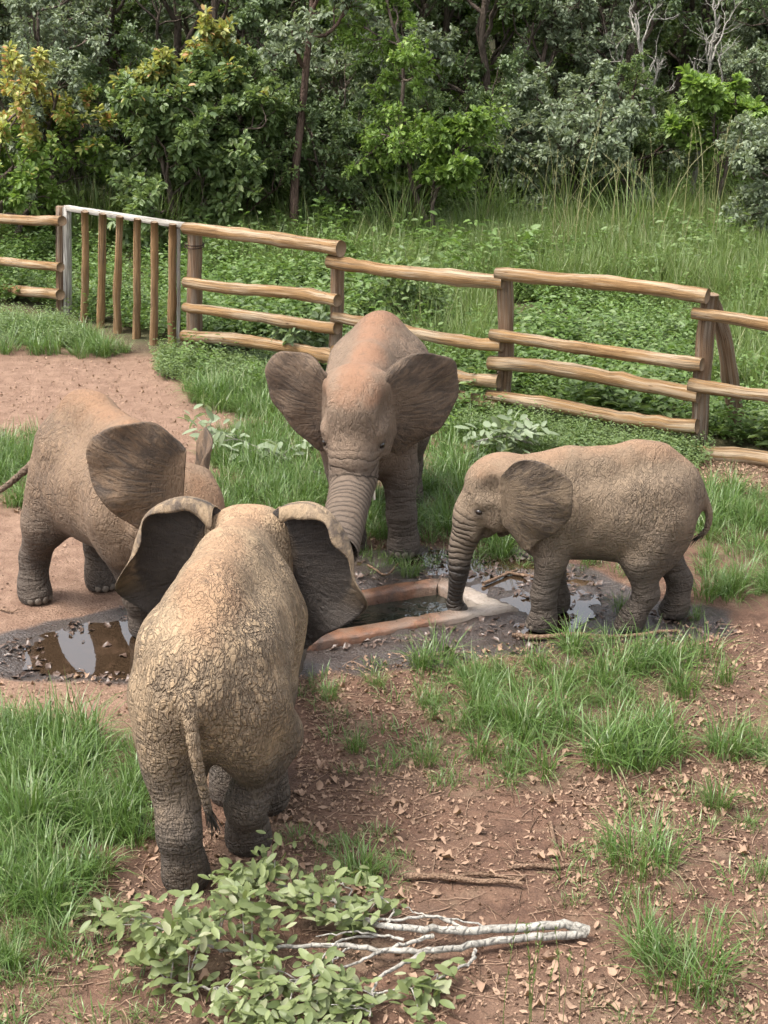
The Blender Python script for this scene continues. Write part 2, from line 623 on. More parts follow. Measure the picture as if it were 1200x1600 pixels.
# ------------------------------------------------------------------ sunken trough: four rim slabs, four inner walls, floor; water inside
trough = bpy.data.objects.new('water_trough', None)
COL.objects.link(trough)
trough.location = (tc[0], tc[1], 0)
trough['label'] = 'sunken concrete water trough with a red mud stained rim'
trough['category'] = 'trough'
r = np.random.default_rng(3)
for k in range(4):
    a0, a1, b0, b1 = TROUGH[k], TROUGH[(k + 1) % 4], T_IN[k], T_IN[(k + 1) % 4]
    e = (a1 - a0) / np.linalg.norm(a1 - a0)
    NL = 22
    t = np.linspace(0.002, 0.998, NL)
    Vv = []
    for tt in t:
        o_, q_ = a0 + (a1 - a0) * tt, b0 + (b1 - b0) * tt
        w1, w2 = 0.010 * r.normal(), 0.006 * r.normal()
        nrm = (q_ - o_) / np.linalg.norm(q_ - o_)
        o_, q_ = o_ + nrm * w1, q_ + nrm * w2
        zt = 0.042 + 0.004 * r.normal()
        Vv += [[*o_, -.12], [*(o_ - nrm * .004), zt - .016], [*(o_ + nrm * .016), zt], [*(q_ - nrm * .014), zt], [*(q_ + nrm * .002), zt - .014], [*q_, -.06]]
    Vv = np.array(Vv) - [tc[0], tc[1], 0]
    i, j = np.meshgrid(np.arange(NL - 1), np.arange(5), indexing='ij')
    a = i * 6 + j
    F = np.stack([a, a + 6, a + 7, a + 1], -1).reshape(-1, 4)
    b = Buf()
    b.add(Vv, F)
    me = b.mesh('rim_slab', MAT['concrete'])
    at = me.attributes.new('sky_sheen', 'FLOAT', 'POINT')
    ws = np.full(len(Vv), .08) + .0
    xw = Vv[:, 0] + tc[0]
    ws = np.clip((xw - .28) / .35, 0.02, 1.0) * .95  # paler towards the right end: sky reflection painted into the colour
    at.data.foreach_set('value', ws.astype(np.float32))
    link('rim_slab', me, trough)
    # inner wall
    b = Buf()
    q0, q1 = b0 - tc, b1 - tc
    nrm = np.array([-(q1 - q0)[1], (q1 - q0)[0]]); nrm /= np.linalg.norm(nrm)
    if nrm @ (q0 + q1) < 0:
        nrm = -nrm
    vv = [[*(q0 + nrm * .03), -.02], [*(q1 + nrm * .03), -.02], [*(q1 + nrm * .03), -.46], [*(q0 + nrm * .03), -.46],
          [*(q0 + nrm * .001), -.052], [*(q1 + nrm * .001), -.052], [*(q1 + nrm * .001), -.46], [*(q0 + nrm * .001), -.46]]
    b.add(vv, [[0, 1, 2, 3], [4, 7, 6, 5], [0, 4, 5, 1]])
    me = b.mesh('inner_wall', MAT['concrete'], smooth=False)
    link('inner_wall', me, trough)
fl = inset(TROUGH, 0.10)
b = Buf()
b.add(np.column_stack([fl - tc, np.full(4, -.44)]), [[3, 2, 1, 0]])
link('trough_floor', b.mesh('trough_floor', MAT['concrete'], smooth=False), trough)
b = Buf()
NW = 24
uu, vv = np.meshgrid(np.linspace(0, 1, NW), np.linspace(0, 1, NW), indexing='ij')
q = inset(TROUGH, 0.142)
Pw = (q[0] * (1 - uu)[..., None] + q[3] * uu[..., None]) * (1 - vv)[..., None] + (q[1] * (1 - uu)[..., None] + q[2] * uu[..., None]) * vv[..., None]
i, j = np.meshgrid(np.arange(NW - 1), np.arange(NW - 1), indexing='ij')
a = (i * NW + j).ravel()
b.add(np.column_stack([Pw.reshape(-1, 2), np.full(NW * NW, -.035)]), np.stack([a, a + 1, a + NW + 1, a + NW], -1))
link('water', b.mesh('water', MAT['tank_water']), label='dark rippled water filling the sunken trough', cat='water', kind='structure')

# ------------------------------------------------------------------ fence and gate
def pole(name, p0, p1, r0, r1, parent, seed, mat, n=14, nseg=12, sag=0.02, wob=0.035, lump=0.08):
    """a debarked pole: slightly bent, uneven thickness, flat sawn ends"""
    r_ = np.random.default_rng(seed)
    p0, p1 = np.asarray(p0, float), np.asarray(p1, float)
    t = np.linspace(0, 1, n)
    L = np.linalg.norm(p1 - p0)
    pts = p0 + (p1 - p0) * t[:, None]
    b1, b2 = r_.normal(size=3) * sag, r_.normal(size=3) * sag * .5
    pts += np.sin(t * math.pi)[:, None] * b1 + np.sin(t * 2 * math.pi)[:, None] * b2
    pts += r_.normal(size=(n, 3)) * 0.003
    rad = np.interp(t, [0, 1], [r0, r1]) * (1 + lump * np.interp(t, np.linspace(0, 1, 7), r_.normal(size=7)) * .6)
    for _ in range(3):                                  # knots
        rad *= 1 + .13 * np.exp(-((t - r_.uniform()) / .03) ** 2)
    b = Buf()
    org = p0.copy()
    add_tube(b, pts - org, rad, nseg, True, 0, 1, wob, r_)
    me = b.mesh(name, [mat, MAT['cut']])
    g = np.zeros((len(me.vertices), 3), np.float32)
    k = n * nseg
    g[:k, 0] = np.repeat(t * L, nseg)
    ang = np.tile(np.arange(nseg), n) / nseg
    g[:k, 1] = np.minimum(ang, 1 - ang) * 2 * math.pi * r0 * 8
    g[:, 2] = seed * 1.7
    at = me.attributes.new('grain', 'FLOAT_VECTOR', 'POINT')
    at.data.foreach_set('vector', g.ravel())
    o = link(name, me, parent)
    o.location = [float(c) for c in (org - np.array(parent.location))]
    return o


def plank(name, p0, p1, w, d, parent, seed, mat, side):
    """sawn timber of w x d section between two points"""
    r_ = np.random.default_rng(seed)
    p0, p1 = np.asarray(p0, float), np.asarray(p1, float)
    n = 10
    t = np.linspace(0, 1, n)
    ax = (p1 - p0) / np.linalg.norm(p1 - p0)
    sd = np.asarray(side, float) - ax * (np.asarray(side, float) @ ax)
    sd /= np.linalg.norm(sd)
    up = np.cross(ax, sd)
    V, c = [], .12
    for k in range(n):
        p = (p1 - p0) * t[k] + r_.normal(size=3) * .002
        for (u, v) in ((-1, -1 + c), (-1, 1 - c), (-1 + c, 1), (1 - c, 1), (1, 1 - c), (1, -1 + c), (1 - c, -1), (-1 + c, -1)):
            V.append(p + sd * u * w / 2 + up * v * d / 2)
    V = np.array(V)
    i, j = np.meshgrid(np.arange(n - 1), np.arange(8), indexing='ij')
    a, bb = i * 8 + j, i * 8 + (j + 1) % 8
    b = Buf()
    b.add(V, np.stack([a, bb, bb + 8, a + 8], -1).reshape(-1, 4))
    b.f.append(np.array([[7, 6, 5, 4, 3, 2, 1, 0], list(range((n - 1) * 8, n * 8))])); b.m.append(np.array([1, 1], np.int32))
    me = b.mesh(name, [mat, MAT['cut']], smooth=False)
    g = np.zeros((n * 8, 3), np.float32)
    g[:, 0] = np.repeat(t * np.linalg.norm(p1 - p0), 8)
    g[:, 1] = np.tile(np.array([0, .3, .4, .7, .8, 1.1, 1.2, 1.5]), n)
    g[:, 2] = seed * 2.3
    at = me.attributes.new('grain', 'FLOAT_VECTOR', 'POINT')
    at.data.foreach_set('vector', g.ravel())
    o = link(name, me, parent)
    o.location = [float(c_) for c_ in (p0 - np.array(parent.location))]
    return o


def thing(name, loc, label, cat, group=None):
    o = bpy.data.objects.new(name, None)
    COL.objects.link(o)
    o.location = [float(c) for c in loc]
    o['label'], o['category'] = label, cat
    if group:
        o['group'] = group
    return o


BASE = {0: G(98, 492), 1: G(303, 552), 2: G(524, 604), 3: G(784, 648), 4: G(1087, 702)}
d01 = BASE[0] - BASE[1]
LEFT_END = BASE[0] + d01 * 1.0 + np.array([0, .4, 0])
d34 = BASE[4] - BASE[3]
RIGHT_END = BASE[4] + d34 * 1.0


def toward(p, q, dist):
    """offset in the ground plane at right angles to the fence, on the camera side"""
    e = (q - p)[:2] / np.linalg.norm((q - p)[:2])
    nrm = np.array([-e[1], e[0]])
    if nrm[1] > 0:
        nrm = -nrm
    return np.array([nrm[0], nrm[1], 0]) * dist


def fence_post(k, top_px, parent, seed, rad=.085):
    base = BASE[k]
    p = np.array([base[0], base[1], -.25])
    tp = on_plane(top_px[0], top_px[1], base, base + np.array([1.0, 0, 0]))
    return pole('post', p, tp, rad, rad * .93, parent, seed, MAT['post'], n=10, sag=.01, wob=.05)


def rails(k0, k1, pairs, parent, seed, rad=.064, ends=None):
    A, B = (BASE[k0], BASE[k1]) if ends is None else ends
    off = toward(A, B, .125)
    for q, (x0, y0, x1, y1) in enumerate(pairs):
        a = on_plane(x0, y0, A + off, B + off)
        c = on_plane(x1, y1, A + off, B + off)
        rr = rad * (1 + .1 * math.sin(seed + q * 2.1))
        pole('rail', a, c, rr * .95, rr * 1.06, parent, seed * 31 + q, MAT['rail'], n=18)


fence = thing('pole_fence', BASE[2], 'long peeled pole fence between the gate and the leaning brace', 'fence', 'pole fences around the clearing')
fence_post(1, (303, 352), fence, 1, .09)
fence_post(2, (526, 384), fence, 2, .072)
fence_post(3, (789, 420), fence, 3, .078)
fence_post(4, (1110, 460), fence, 4, .082)
rails(1, 2, [(289, 357, 533, 388), (289, 440, 528, 470), (289, 481, 526, 514), (287, 525, 524, 559)], fence, 1)
rails(2, 3, [(514, 408, 786, 442), (520, 496, 784, 540), (520, 548, 780, 596), (520, 590, 776, 636)], fence, 2)
rails(3, 4, [(776, 428, 1106, 463), (767, 522, 1097, 570), (765, 567, 1092, 617), (762, 618, 1089, 667)], fence, 3)
rails(4, None, [(1084, 489, 1420, 531), (1079, 600, 1420, 638), (1068, 706, 1420, 756)], fence, 4, ends=(BASE[4], RIGHT_END))
br_top = on_plane(1110, 470, BASE[4], BASE[4] + np.array([1.0, 0, 0])) + np.array([.03, .14, 0])
br_bot = G(1160, 676)
pole('brace', br_bot + np.array([.02, 0, -.15]), br_top, .085, .07, fence, 77, MAT['post'], n=12)
pole('post', RIGHT_END + np.array([0, 0, -.25]), RIGHT_END + np.array([0, 0, 1.5]), .08, .075, fence, 78, MAT['post'], n=8)

fence2 = thing('pole_fence', BASE[0], 'short pole fence ending at the grey timber gate post', 'fence', 'pole fences around the clearing')
p = BASE[0]
tp = on_plane(96, 323, p, p + np.array([1.0, 0, 0]))
plank('post', p + np.array([-.05, .02, -.25]), tp + np.array([-.02, .02, 0]), .085, .12, fence2, 5, MAT['post'], (1, 0, 0))
plank('post', p + np.array([.05, -.03, -.25]), tp + np.array([.075, -.03, .01]), .085, .12, fence2, 6, MAT['greytimber'], (1, 0, 0))
rails(0, None, [(97, 345, -200, 314), (95, 417, -200, 391), (94, 460, -200, 432)], fence2, 9, .062, ends=(BASE[0], LEFT_END))
pole('post', LEFT_END + np.array([0, 0, -.25]), LEFT_END + np.array([0, 0, 1.5]), .08, .075, fence2, 79, MAT['post'], n=8)

gate = thing('gate', (BASE[0] + BASE[1]) / 2, 'closed wooden gate of six upright poles in a thin frame', 'gate')
gA, gB = BASE[0] + np.array([.1, 0, 0]), BASE[1] + np.array([-.06, 0, 0])
plank('top_rail', on_plane(104, 325, gA, gB), on_plane(300, 354, gA, gB), .06, .07, gate, 11, MAT['greytimber'], (0, 0, 1))
plank('bottom_rail', on_plane(112, 513, gA, gB), on_plane(262, 555, gA, gB), .06, .09, gate, 12, MAT['gatepole'], (0, 0, 1))
goff = toward(gA, gB, .065)
for q, (xt, yt, xb, yb) in enumerate([(133, 330, 130, 520), (160, 334, 157, 527), (187, 338, 185, 535), (214, 342, 212, 550), (241, 347, 240, 555), (270, 350, 269, 549)]):
    pole('upright', on_plane(xb, yb, gA + goff, gB + goff), on_plane(xt, yt, gA + goff, gB + goff), .046, .042, gate, 90 + q, MAT['gatepole'], n=9, sag=.008)
plank('frame_stile', on_plane(279, 540, gA, gB), on_plane(279, 356, gA, gB), .04, .05, gate, 14, MAT['greytimber'], (1, 0, 0))
# loop of rusty wire round the gate's closing post
b = Buf()
wp = BASE[1]
cz = on_plane(304, 387, wp, wp + np.array([1.0, 0, 0]))
th = np.linspace(0, 2 * math.pi * 2.2, 40)
ring = np.column_stack([np.cos(th) * .105, np.sin(th) * .105, .012 * np.sin(th * .9) + .004 * th])
add_tube(b, ring, .006, 5)
M = Mat('rusty_wire'); MAT['wire'] = M.done(M.bsdf((0.05, 0.03, 0.022), 0.7, Metallic=0.6))
link('wire_latch', b.mesh('wire_latch', MAT['wire']), gate, cz - np.array(gate.location))
# ------------------------------------------------------------------ elephants
def skin_material(name, dust=(0.34, 0.235, 0.145), dust_amt=1.0, red=(0.33, 0.165, 0.085), red_amt=0.6, dark=(0.082, 0.065, 0.052), wr=1.0, ear_shade=0.0, leg_dark=0.6, scl=1.0, pebble=0.1, net=0.4, folds=0.6):
    M = Mat(name)
    rest = M.attr('rest', 'Vector')
    zone = M.N('Attribute'); zone.attribute_name = 'zone'
    zs = M.N('SeparateColor'); M.set(zs.inputs[0], zone.outputs['Color'])
    w_trunk, w_ear, w_leg = zs.outputs[0], zs.outputs[1], zs.outputs[2]
    tu = M.attr('trunk_u')
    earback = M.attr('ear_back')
    s = M.sep(rest)
    # warped coordinates for a hide of crossing cracks
    wv = M.noise(rest, 5.0 * scl, 3, 0.5, out=1)
    warped = M.vmath('ADD', rest, M.vmath('SCALE', M.vmath('SUBTRACT', wv, (0.5, 0.5, 0.5)), scale=0.09 / scl))
    v2 = M.voronoi(M.mapping(warped, (1.2, 1.2, 1.0), rot=(0.35, 0.5, 0.2)), 52 * scl)
    crack2 = M.ramp(v2, 0.0, 0.16)
    # fine creases crossing on the slant: two sets of ridged noise
    na = M.noise(M.mapping(warped, (27, 27, 8), rot=(0.75, 0.6, 0.1)), 1.5 * scl, 1.6, 0.5, dist=0.35)
    nb = M.noise(M.mapping(warped, (27, 27, 8), rot=(-0.75, -0.6, 0.4)), 1.5 * scl, 1.6, 0.5, dist=0.35)
    ra = M.ramp(M.math('ABSOLUTE', M.math('SUBTRACT', na, 0.5)), 0.0, 0.05)
    rb = M.ramp(M.math('ABSOLUTE', M.math('SUBTRACT', nb, 0.5)), 0.0, 0.05)
    crack1 = M.math('MULTIPLY', ra, rb)
    # long folds: ridged noise, upright on flank and neck
    rf = M.noise(M.mapping(warped, (13, 13, 4.0), rot=(0, 0.25, 0)), 1.1 * scl, 4, 0.6)
    crack3 = M.ramp(M.math('ABSOLUTE', M.math('SUBTRACT', rf, 0.5)), 0.0, 0.08)
    # level folds gathering on rump and thigh
    fz = M.noise(M.mapping(warped, (5, 5, 30)), 1.0 * scl, 2, 0.5, dist=0.4)
    crack4 = M.ramp(M.math('ABSOLUTE', M.math('SUBTRACT', fz, 0.5)), 0.0, 0.06)
    low = M.math('SUBTRACT', 1.0, M.ramp(s[2], 0.5, 0.78))
    crack3 = M.math('MULTIPLY', crack3, M.math('MULTIPLY_ADD', M.math('SUBTRACT', crack4, 1.0), low, 1.0))
    # horizontal folds on the legs
    lz = M.noise(M.mapping(warped, (4, 4, 26)), 1.6 * scl, 4, 0.6)
    fold = M.ramp(lz, 0.3, 0.7)
    # rings on the trunk
    rn = M.noise(rest, 9 * scl, 3)
    rings = M.math('ABSOLUTE', M.math('SINE', M.math('ADD', M.math('MULTIPLY', tu, 95 * scl), M.math('MULTIPLY', rn, 5.0))))
    rings = M.math('POWER', rings, 0.45)
    # streaks on the ears, running from root to rim
    es = M.noise(M.mapping(M.attr('ear_uv', 'Vector'), (38, 5, 1)), 1.0, 4, 0.6, dist=0.6)
    hide = M.math('ADD', M.math('MULTIPLY', crack1, net), M.math('MULTIPLY', crack2, pebble))
    hide = M.math('ADD', hide, M.math('MULTIPLY', crack3, folds))
    # the hide is smoother on the back ridge and on the head, deeply cracked on rump and flank
    patch = M.ramp(M.noise(rest, 3.2, 2), 0.34, 0.62)
    amt = M.math('MULTIPLY', M.attr('wrinkle'), M.math('MULTIPLY_ADD', patch, 0.6, 0.4))
    hide = M.math('MULTIPLY', hide, amt)
    legb = M.math('MULTIPLY', M.math('MULTIPLY', fold, w_leg), 0.7)
    h = M.math('ADD', hide, legb)
    tb = M.math('MULTIPLY', M.math('MULTIPLY', rings, w_trunk), 0.75)
    h = M.math('ADD', h, tb)
    h = M.math('ADD', h, M.math('MULTIPLY', M.math('MULTIPLY', es, w_ear), 0.7))
    h = M.math('ADD', h, M.math('MULTIPLY', M.noise(rest, 75 * scl, 4, 0.7), 0.16))
    bump = M.bump(h, 1.0 * wr, 0.024)
    # colour: dark hide, pale dust, painted crease shade, red soil along the back
    gn = M.noise(rest, 4.5, 5, 0.62)
    fine = M.noise(rest, 38, 5, 0.72)
    d0 = M.math('ADD', M.math('MULTIPLY', gn, 0.7), M.math('MULTIPLY', fine, 0.3))
    zf = M.ramp(s[2], 0.15, 0.85)
    dm = M.ramp(M.math('ADD', M.math('MULTIPLY', zf, 0.38), M.math('MULTIPLY', d0, 0.75)), 0.28, 0.72)
    dm = M.math('MULTIPLY', dm, dust_amt, clamp=True)
    keep = M.math('MULTIPLY_ADD', M.math('MULTIPLY', M.math('SUBTRACT', 1.0, M.math('MULTIPLY', M.math('MULTIPLY', crack1, crack3), M.math('MULTIPLY_ADD', crack2, pebble, 1.0 - pebble))), amt, clamp=True), -0.5, 1.0)  # thins the dust in cracks, a painted darkening for crease shade
    dm = M.math('MULTIPLY', dm, keep)
    dm = M.math('MULTIPLY', dm, M.math('MULTIPLY_ADD', w_leg, -leg_dark, 1.0))
    dm = M.math('MULTIPLY', dm, M.math('MULTIPLY_ADD', w_trunk, -0.45, 1.0))
    col = M.mix(dm, dark, dust)
    rm = M.ramp(M.math('ADD', M.math('MULTIPLY', M.attr('ridge'), 0.9), M.math('MULTIPLY', M.math('SUBTRACT', d0, 0.5), 2.2)), 0.25, 0.95)
    col = M.mix(M.math('MULTIPLY', rm, red_amt), col, red)
    # ear: dark hide with paler stains, shade painted on the backs
    ecol = M.mix(M.ramp(M.math('ADD', M.math('MULTIPLY', es, 0.5), M.math('MULTIPLY', gn, 0.5)), 0.36, 0.60), (0.075, 0.056, 0.043), tuple(0.85 * c for c in dust))
    ecol = M.mix(M.math('MULTIPLY', earback, ear_shade), ecol, M.mix(es, (0.018, 0.016, 0.015), (0.06, 0.048, 0.04)))
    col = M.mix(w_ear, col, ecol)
    # mottled freckles; darker grooves between the trunk rings
    col = M.mix(M.math('MULTIPLY', M.ramp(fine, 0.5, 0.72), 0.5), col, (0.065, 0.05, 0.038))
    col = M.mix(M.math('MULTIPLY', M.math('SUBTRACT', 1.0, rings), M.math('MULTIPLY', w_trunk, 0.6)), col, (0.045, 0.036, 0.03))
    # mud on the wetted trunk tip and feet
    wet = M.attr('wet')
    col = M.mix(wet, col, (0.028, 0.023, 0.02))
    rough = M.math('MULTIPLY_ADD', wet, -0.4, 0.85)
    return M.done(M.bsdf(col, rough, bump, spec=0.3))


class Field:
    def __init__(self, lo, hi, h):
        self.lo, self.h = np.array(lo, np.float32), h
        self.n = np.ceil((np.array(hi) - np.array(lo)) / h).astype(int) + 1
        self.F = np.full(self.n, 1.0, np.float32)
        self.ax = [self.lo[i] + h * np.arange(self.n[i], dtype=np.float32) for i in range(3)]

    def sub(self, lo, hi):
        a = np.clip(((np.array(lo) - self.lo) / self.h).astype(int), 0, self.n)
        b = np.clip(((np.array(hi) - self.lo) / self.h).astype(int) + 2, 0, self.n)
        sl = tuple(slice(a[i], b[i]) for i in range(3))
        X = self.ax[0][sl[0]][:, None, None]
        Y = self.ax[1][sl[1]][None, :, None]
        Z = self.ax[2][sl[2]][None, None, :]
        return sl, X, Y, Z

    def smin(self, sl, d, k):
        a = self.F[sl]
        hh = np.maximum(k - np.abs(a - d), 0) / k
        self.F[sl] = np.minimum(a, d) - hh * hh * k * 0.25

    def ell(self, c, r, k=0.06, R=None):
        c, r = np.array(c, float), np.array(r, float)
        m = max(r) * 1.05 + k + 0.05
        sl, X, Y, Z = self.sub(c - m, c + m)
        X, Y, Z = X - c[0], Y - c[1], Z - c[2]
        if R is not None:
            x = R[0, 0] * X + R[1, 0] * Y + R[2, 0] * Z
            y = R[0, 1] * X + R[1, 1] * Y + R[2, 1] * Z
            z = R[0, 2] * X + R[1, 2] * Y + R[2, 2] * Z
        else:
            x, y, z = X, Y, Z
        k0 = np.sqrt((x / r[0]) ** 2 + (y / r[1]) ** 2 + (z / r[2]) ** 2)
        k1 = np.sqrt((x / r[0] ** 2) ** 2 + (y / r[1] ** 2) ** 2 + (z / r[2] ** 2) ** 2) + 1e-6
        self.smin(sl, (k0 * (k0 - 1) / k1).astype(np.float32), k)

    def cone(self, a, b, ra, rb, k=0.05):
        a, b = np.array(a, float), np.array(b, float)
        m = max(ra, rb) + k + 0.05
        sl, X, Y, Z = self.sub(np.minimum(a, b) - m, np.maximum(a, b) + m)
        ba = b - a
        L2 = ba @ ba + 1e-9
        t = np.clip(((X - a[0]) * ba[0] + (Y - a[1]) * ba[1] + (Z - a[2]) * ba[2]) / L2, 0, 1)
        d = np.sqrt((X - a[0] - t * ba[0]) ** 2 + (Y - a[1] - t * ba[1]) ** 2 + (Z - a[2] - t * ba[2]) ** 2) - (ra + (rb - ra) * t)
        self.smin(sl, d.astype(np.float32), k)

    def carve(self, c, r, k=0.05):
        """smoothly hollow out an ellipsoid"""
        c, r = np.array(c, float), np.array(r, float)
        m = max(r) + k + 0.03
        sl, X, Y, Z = self.sub(c - m, c + m)
        X, Y, Z = X - c[0], Y - c[1], Z - c[2]
        k0 = np.sqrt((X / r[0]) ** 2 + (Y / r[1]) ** 2 + (Z / r[2]) ** 2)
        k1 = np.sqrt((X / r[0] ** 2) ** 2 + (Y / r[1] ** 2) ** 2 + (Z / r[2] ** 2) ** 2) + 1e-6
        d = -(k0 * (k0 - 1) / k1).astype(np.float32)
        a = self.F[sl]
        hh = np.maximum(k - np.abs(a - d), 0) / k
        self.F[sl] = np.maximum(a, d) + hh * hh * k * 0.25

    def chain(self, pts, rad, k=0.04):
        for i in range(len(pts) - 1):
            self.cone(pts[i], pts[i + 1], rad[i], rad[i + 1], k)

    def surface(self):
        F = self.F
        n = F.shape
        S = F < 0
        c = [S[i:n[0] - 1 + i, j:n[1] - 1 + j, k:n[2] - 1 + k] for i in (0, 1) for j in (0, 1) for k in (0, 1)]
        allc = np.logical_and.reduce(c)
        anyc = np.logical_or.reduce(c)
        act = np.argwhere(anyc & ~allc)
        idx = np.full((n[0] - 1, n[1] - 1, n[2] - 1), -1, np.int64)
        idx[act[:, 0], act[:, 1], act[:, 2]] = np.arange(len(act))
        off = np.array([[i, j, k] for i in (0, 1) for j in (0, 1) for k in (0, 1)])
        val = np.stack([F[act[:, 0] + o[0], act[:, 1] + o[1], act[:, 2] + o[2]] for o in off], 1)
        acc = np.zeros((len(act), 3)); cnt = np.zeros(len(act))
        for p in range(8):
            for q in range(p + 1, 8):
                if np.abs(off[p] - off[q]).sum() != 1:
                    continue
                a, b = val[:, p], val[:, q]
                m = (a < 0) != (b < 0)
                t = np.where(m, a / np.where(m, a - b, 1), 0)
                pos = off[p] + t[:, None] * (off[q] - off[p])
                acc += np.where(m[:, None], pos, 0)
                cnt += m
        V = (act + acc / cnt[:, None]) * self.h + self.lo
        quads = []
        for ax in range(3):
            u, w = (ax + 1) % 3, (ax + 2) % 3
            sa = [slice(None)] * 3; sb = [slice(None)] * 3
            sa[ax] = slice(0, -1); sb[ax] = slice(1, None)
            E = S[tuple(sa)] != S[tuple(sb)]
            e = np.argwhere(E)
            e = e[(e[:, u] > 0) & (e[:, w] > 0) & (e[:, u] < n[u] - 1) & (e[:, w] < n[w] - 1)]
            du = np.zeros(3, int); du[u] = 1
            dw = np.zeros(3, int); dw[w] = 1
            ids = [idx[tuple((e - a * du - b * dw).T)] for a, b in ((1, 1), (0, 1), (0, 0), (1, 0))]
            q = np.stack(ids, 1)
            ins = S[tuple(e.T)]
            q = np.where(ins[:, None], q, q[:, ::-1])
            quads.append(q)
        Q = np.concatenate(quads)
        return V, Q[(Q >= 0).all(1)]


def rotz(a):
    c, s = math.cos(a), math.sin(a)
    return np.array([[c, -s, 0], [s, c, 0], [0, 0, 1.0]])


def roty(a):
    """positive pitch lowers the nose (+X forward)"""
    c, s = math.cos(a), math.sin(a)
    return np.array([[c, 0, s], [0, 1, 0], [-s, 0, c]])


EAR_OUT = np.array([(-.01, .135), (.045, .185), (.12, .213), (.20, .20), (.272, .155), (.32, .085), (.335, .0), (.318, -.075),
                    (.272, -.14), (.21, -.195), (.15, -.245), (.095, -.285), (.05, -.285), (.01, -.235)])
EAR_ROOT = np.array([(-.035, .10), (-.035, -.16)])


def ear_mesh(side, R, C, spread, scale, droop, fold, seed, tilt=0.0, curl=0.0, out=0.0, lift=0.0):
    """two-sided ear sheet in head space; returns verts, quads, per-vertex (t, s), back flag"""
    NT, NS = 72, 26
    t = np.linspace(0, 1, NT)
    o = catmull(np.column_stack([EAR_OUT, np.zeros(len(EAR_OUT))]), NT)[:, :2]
    rt = EAR_ROOT[0] + (EAR_ROOT[1] - EAR_ROOT[0]) * t[:, None]
    s = np.linspace(0, 1, NS) ** 0.85
    ab = rt[:, None] * (1 - s)[None, :, None] + o[:, None] * s[None, :, None]
    r = np.random.default_rng(seed)
    ph = r.uniform(0, 6.28, 6)
    T, S_ = np.meshgrid(t, s, indexing='ij')
    # uneven rim
    rim = 1 + (0.012 * np.sin(T * 23 + ph[0]) + 0.010 * np.sin(T * 41 + ph[1])) * S_ ** 4
    a, b = ab[..., 0] * rim, ab[..., 1] * rim
    # relief along the ear normal (+h is the inner, forward face)
    h = 0.035 * np.sin(np.clip(a / .33, 0, 1) * math.pi * 0.9) - curl * np.clip(a / .33, 0, 1) ** 2 * 0.16
    h += (0.009 * np.sin(T * 15 + ph[2]) + 0.005 * np.sin(T * 33 + ph[3])) * S_ ** 2.5
    h += 0.006 * np.sin(a * 30 + b * 18 + ph[4]) * S_
    h -= 0.03 * np.clip((-b - .12) / .15, 0, 1) * S_
    # upper margin rolled over backwards
    top = sstep(0.0, 0.08, T) * (1 - sstep(0.42, 0.60, T))
    q = np.clip((S_ - 0.72) / 0.28, 0, 1) * top * fold
    lip = 0.06 * (1 + 0.10 * np.sin(T * 38 + ph[5]) + 0.12 * np.sin(T * 17 + ph[4]))
    h -= lip * np.sin(q * 1.5)
    shrink = lip * 1.25 * (q ** 1.6)
    rad = np.sqrt(a ** 2 + b ** 2) + 1e-6
    a2, b2 = a - shrink * a / rad, b - shrink * b / rad * 1.25
    a, b, h = a2 * scale, b2 * scale, h * scale
    ca, sa = math.cos(spread), math.sin(spread)
    ea = np.array([-ca, side * sa, -droop]); ea /= np.linalg.norm(ea)
    up = np.array([-tilt, 0.10 * side, 1.0]); up -= ea * (up @ ea); up /= np.linalg.norm(up)
    n = np.cross(ea, up) * (1 if side > 0 else -1)
    if n[0] < 0 and sa > 0.5:
        n = -n
    if sa <= 0.5 and n[1] * side < 0:
        n = -n
    org = np.array([-.05, side * (.116 + out), .035 + lift]) * 1.15
    th = (0.012 * (1 - S_) + 0.0045) * scale
    P = org + a[..., None] * ea + b[..., None] * up
    Vf = (P + (h + th)[..., None] * n).reshape(-1, 3)
    Vb = (P + (h - th)[..., None] * n).reshape(-1, 3)
    V = np.vstack([Vf, Vb]) @ R.T + C
    i, j = np.meshgrid(np.arange(NT - 1), np.arange(NS - 1), indexing='ij')
    A = i * NS + j
    Qf = np.stack([A, A + 1, A + NS + 1, A + NS], -1).reshape(-1, 4)
    N0 = NT * NS
    Qb = Qf[:, ::-1] + N0
    e = np.arange(NT - 1) * NS + NS - 1
    Qr = np.stack([e, e + N0, e + NS + N0, e + NS], 1)
    e0 = np.arange(NS - 1)
    Q1 = np.stack([e0, e0 + N0, e0 + 1 + N0, e0 + 1], 1)
    e1 = (NT - 1) * NS + np.arange(NS - 1)
    Q2 = np.stack([e1 + 1, e1 + 1 + N0, e1 + N0, e1], 1)
    Q = np.vstack([Qf, Qb, Qr, Q1, Q2])
    # make faces point outward (front sheet towards +n)
    va, vb, vc = V[Qf[5, 0]], V[Qf[5, 1]], V[Qf[5, 2]]
    if np.cross(vb - va, vc - va) @ (R @ n) < 0:
        Q = Q[:, ::-1]
    ts = np.stack([np.tile(T.ravel(), 2), np.tile(S_.ravel(), 2)], 1)
    back = np.r_[np.zeros(N0), np.ones(N0)]
    return V, Q, ts, back


M_EYE = None


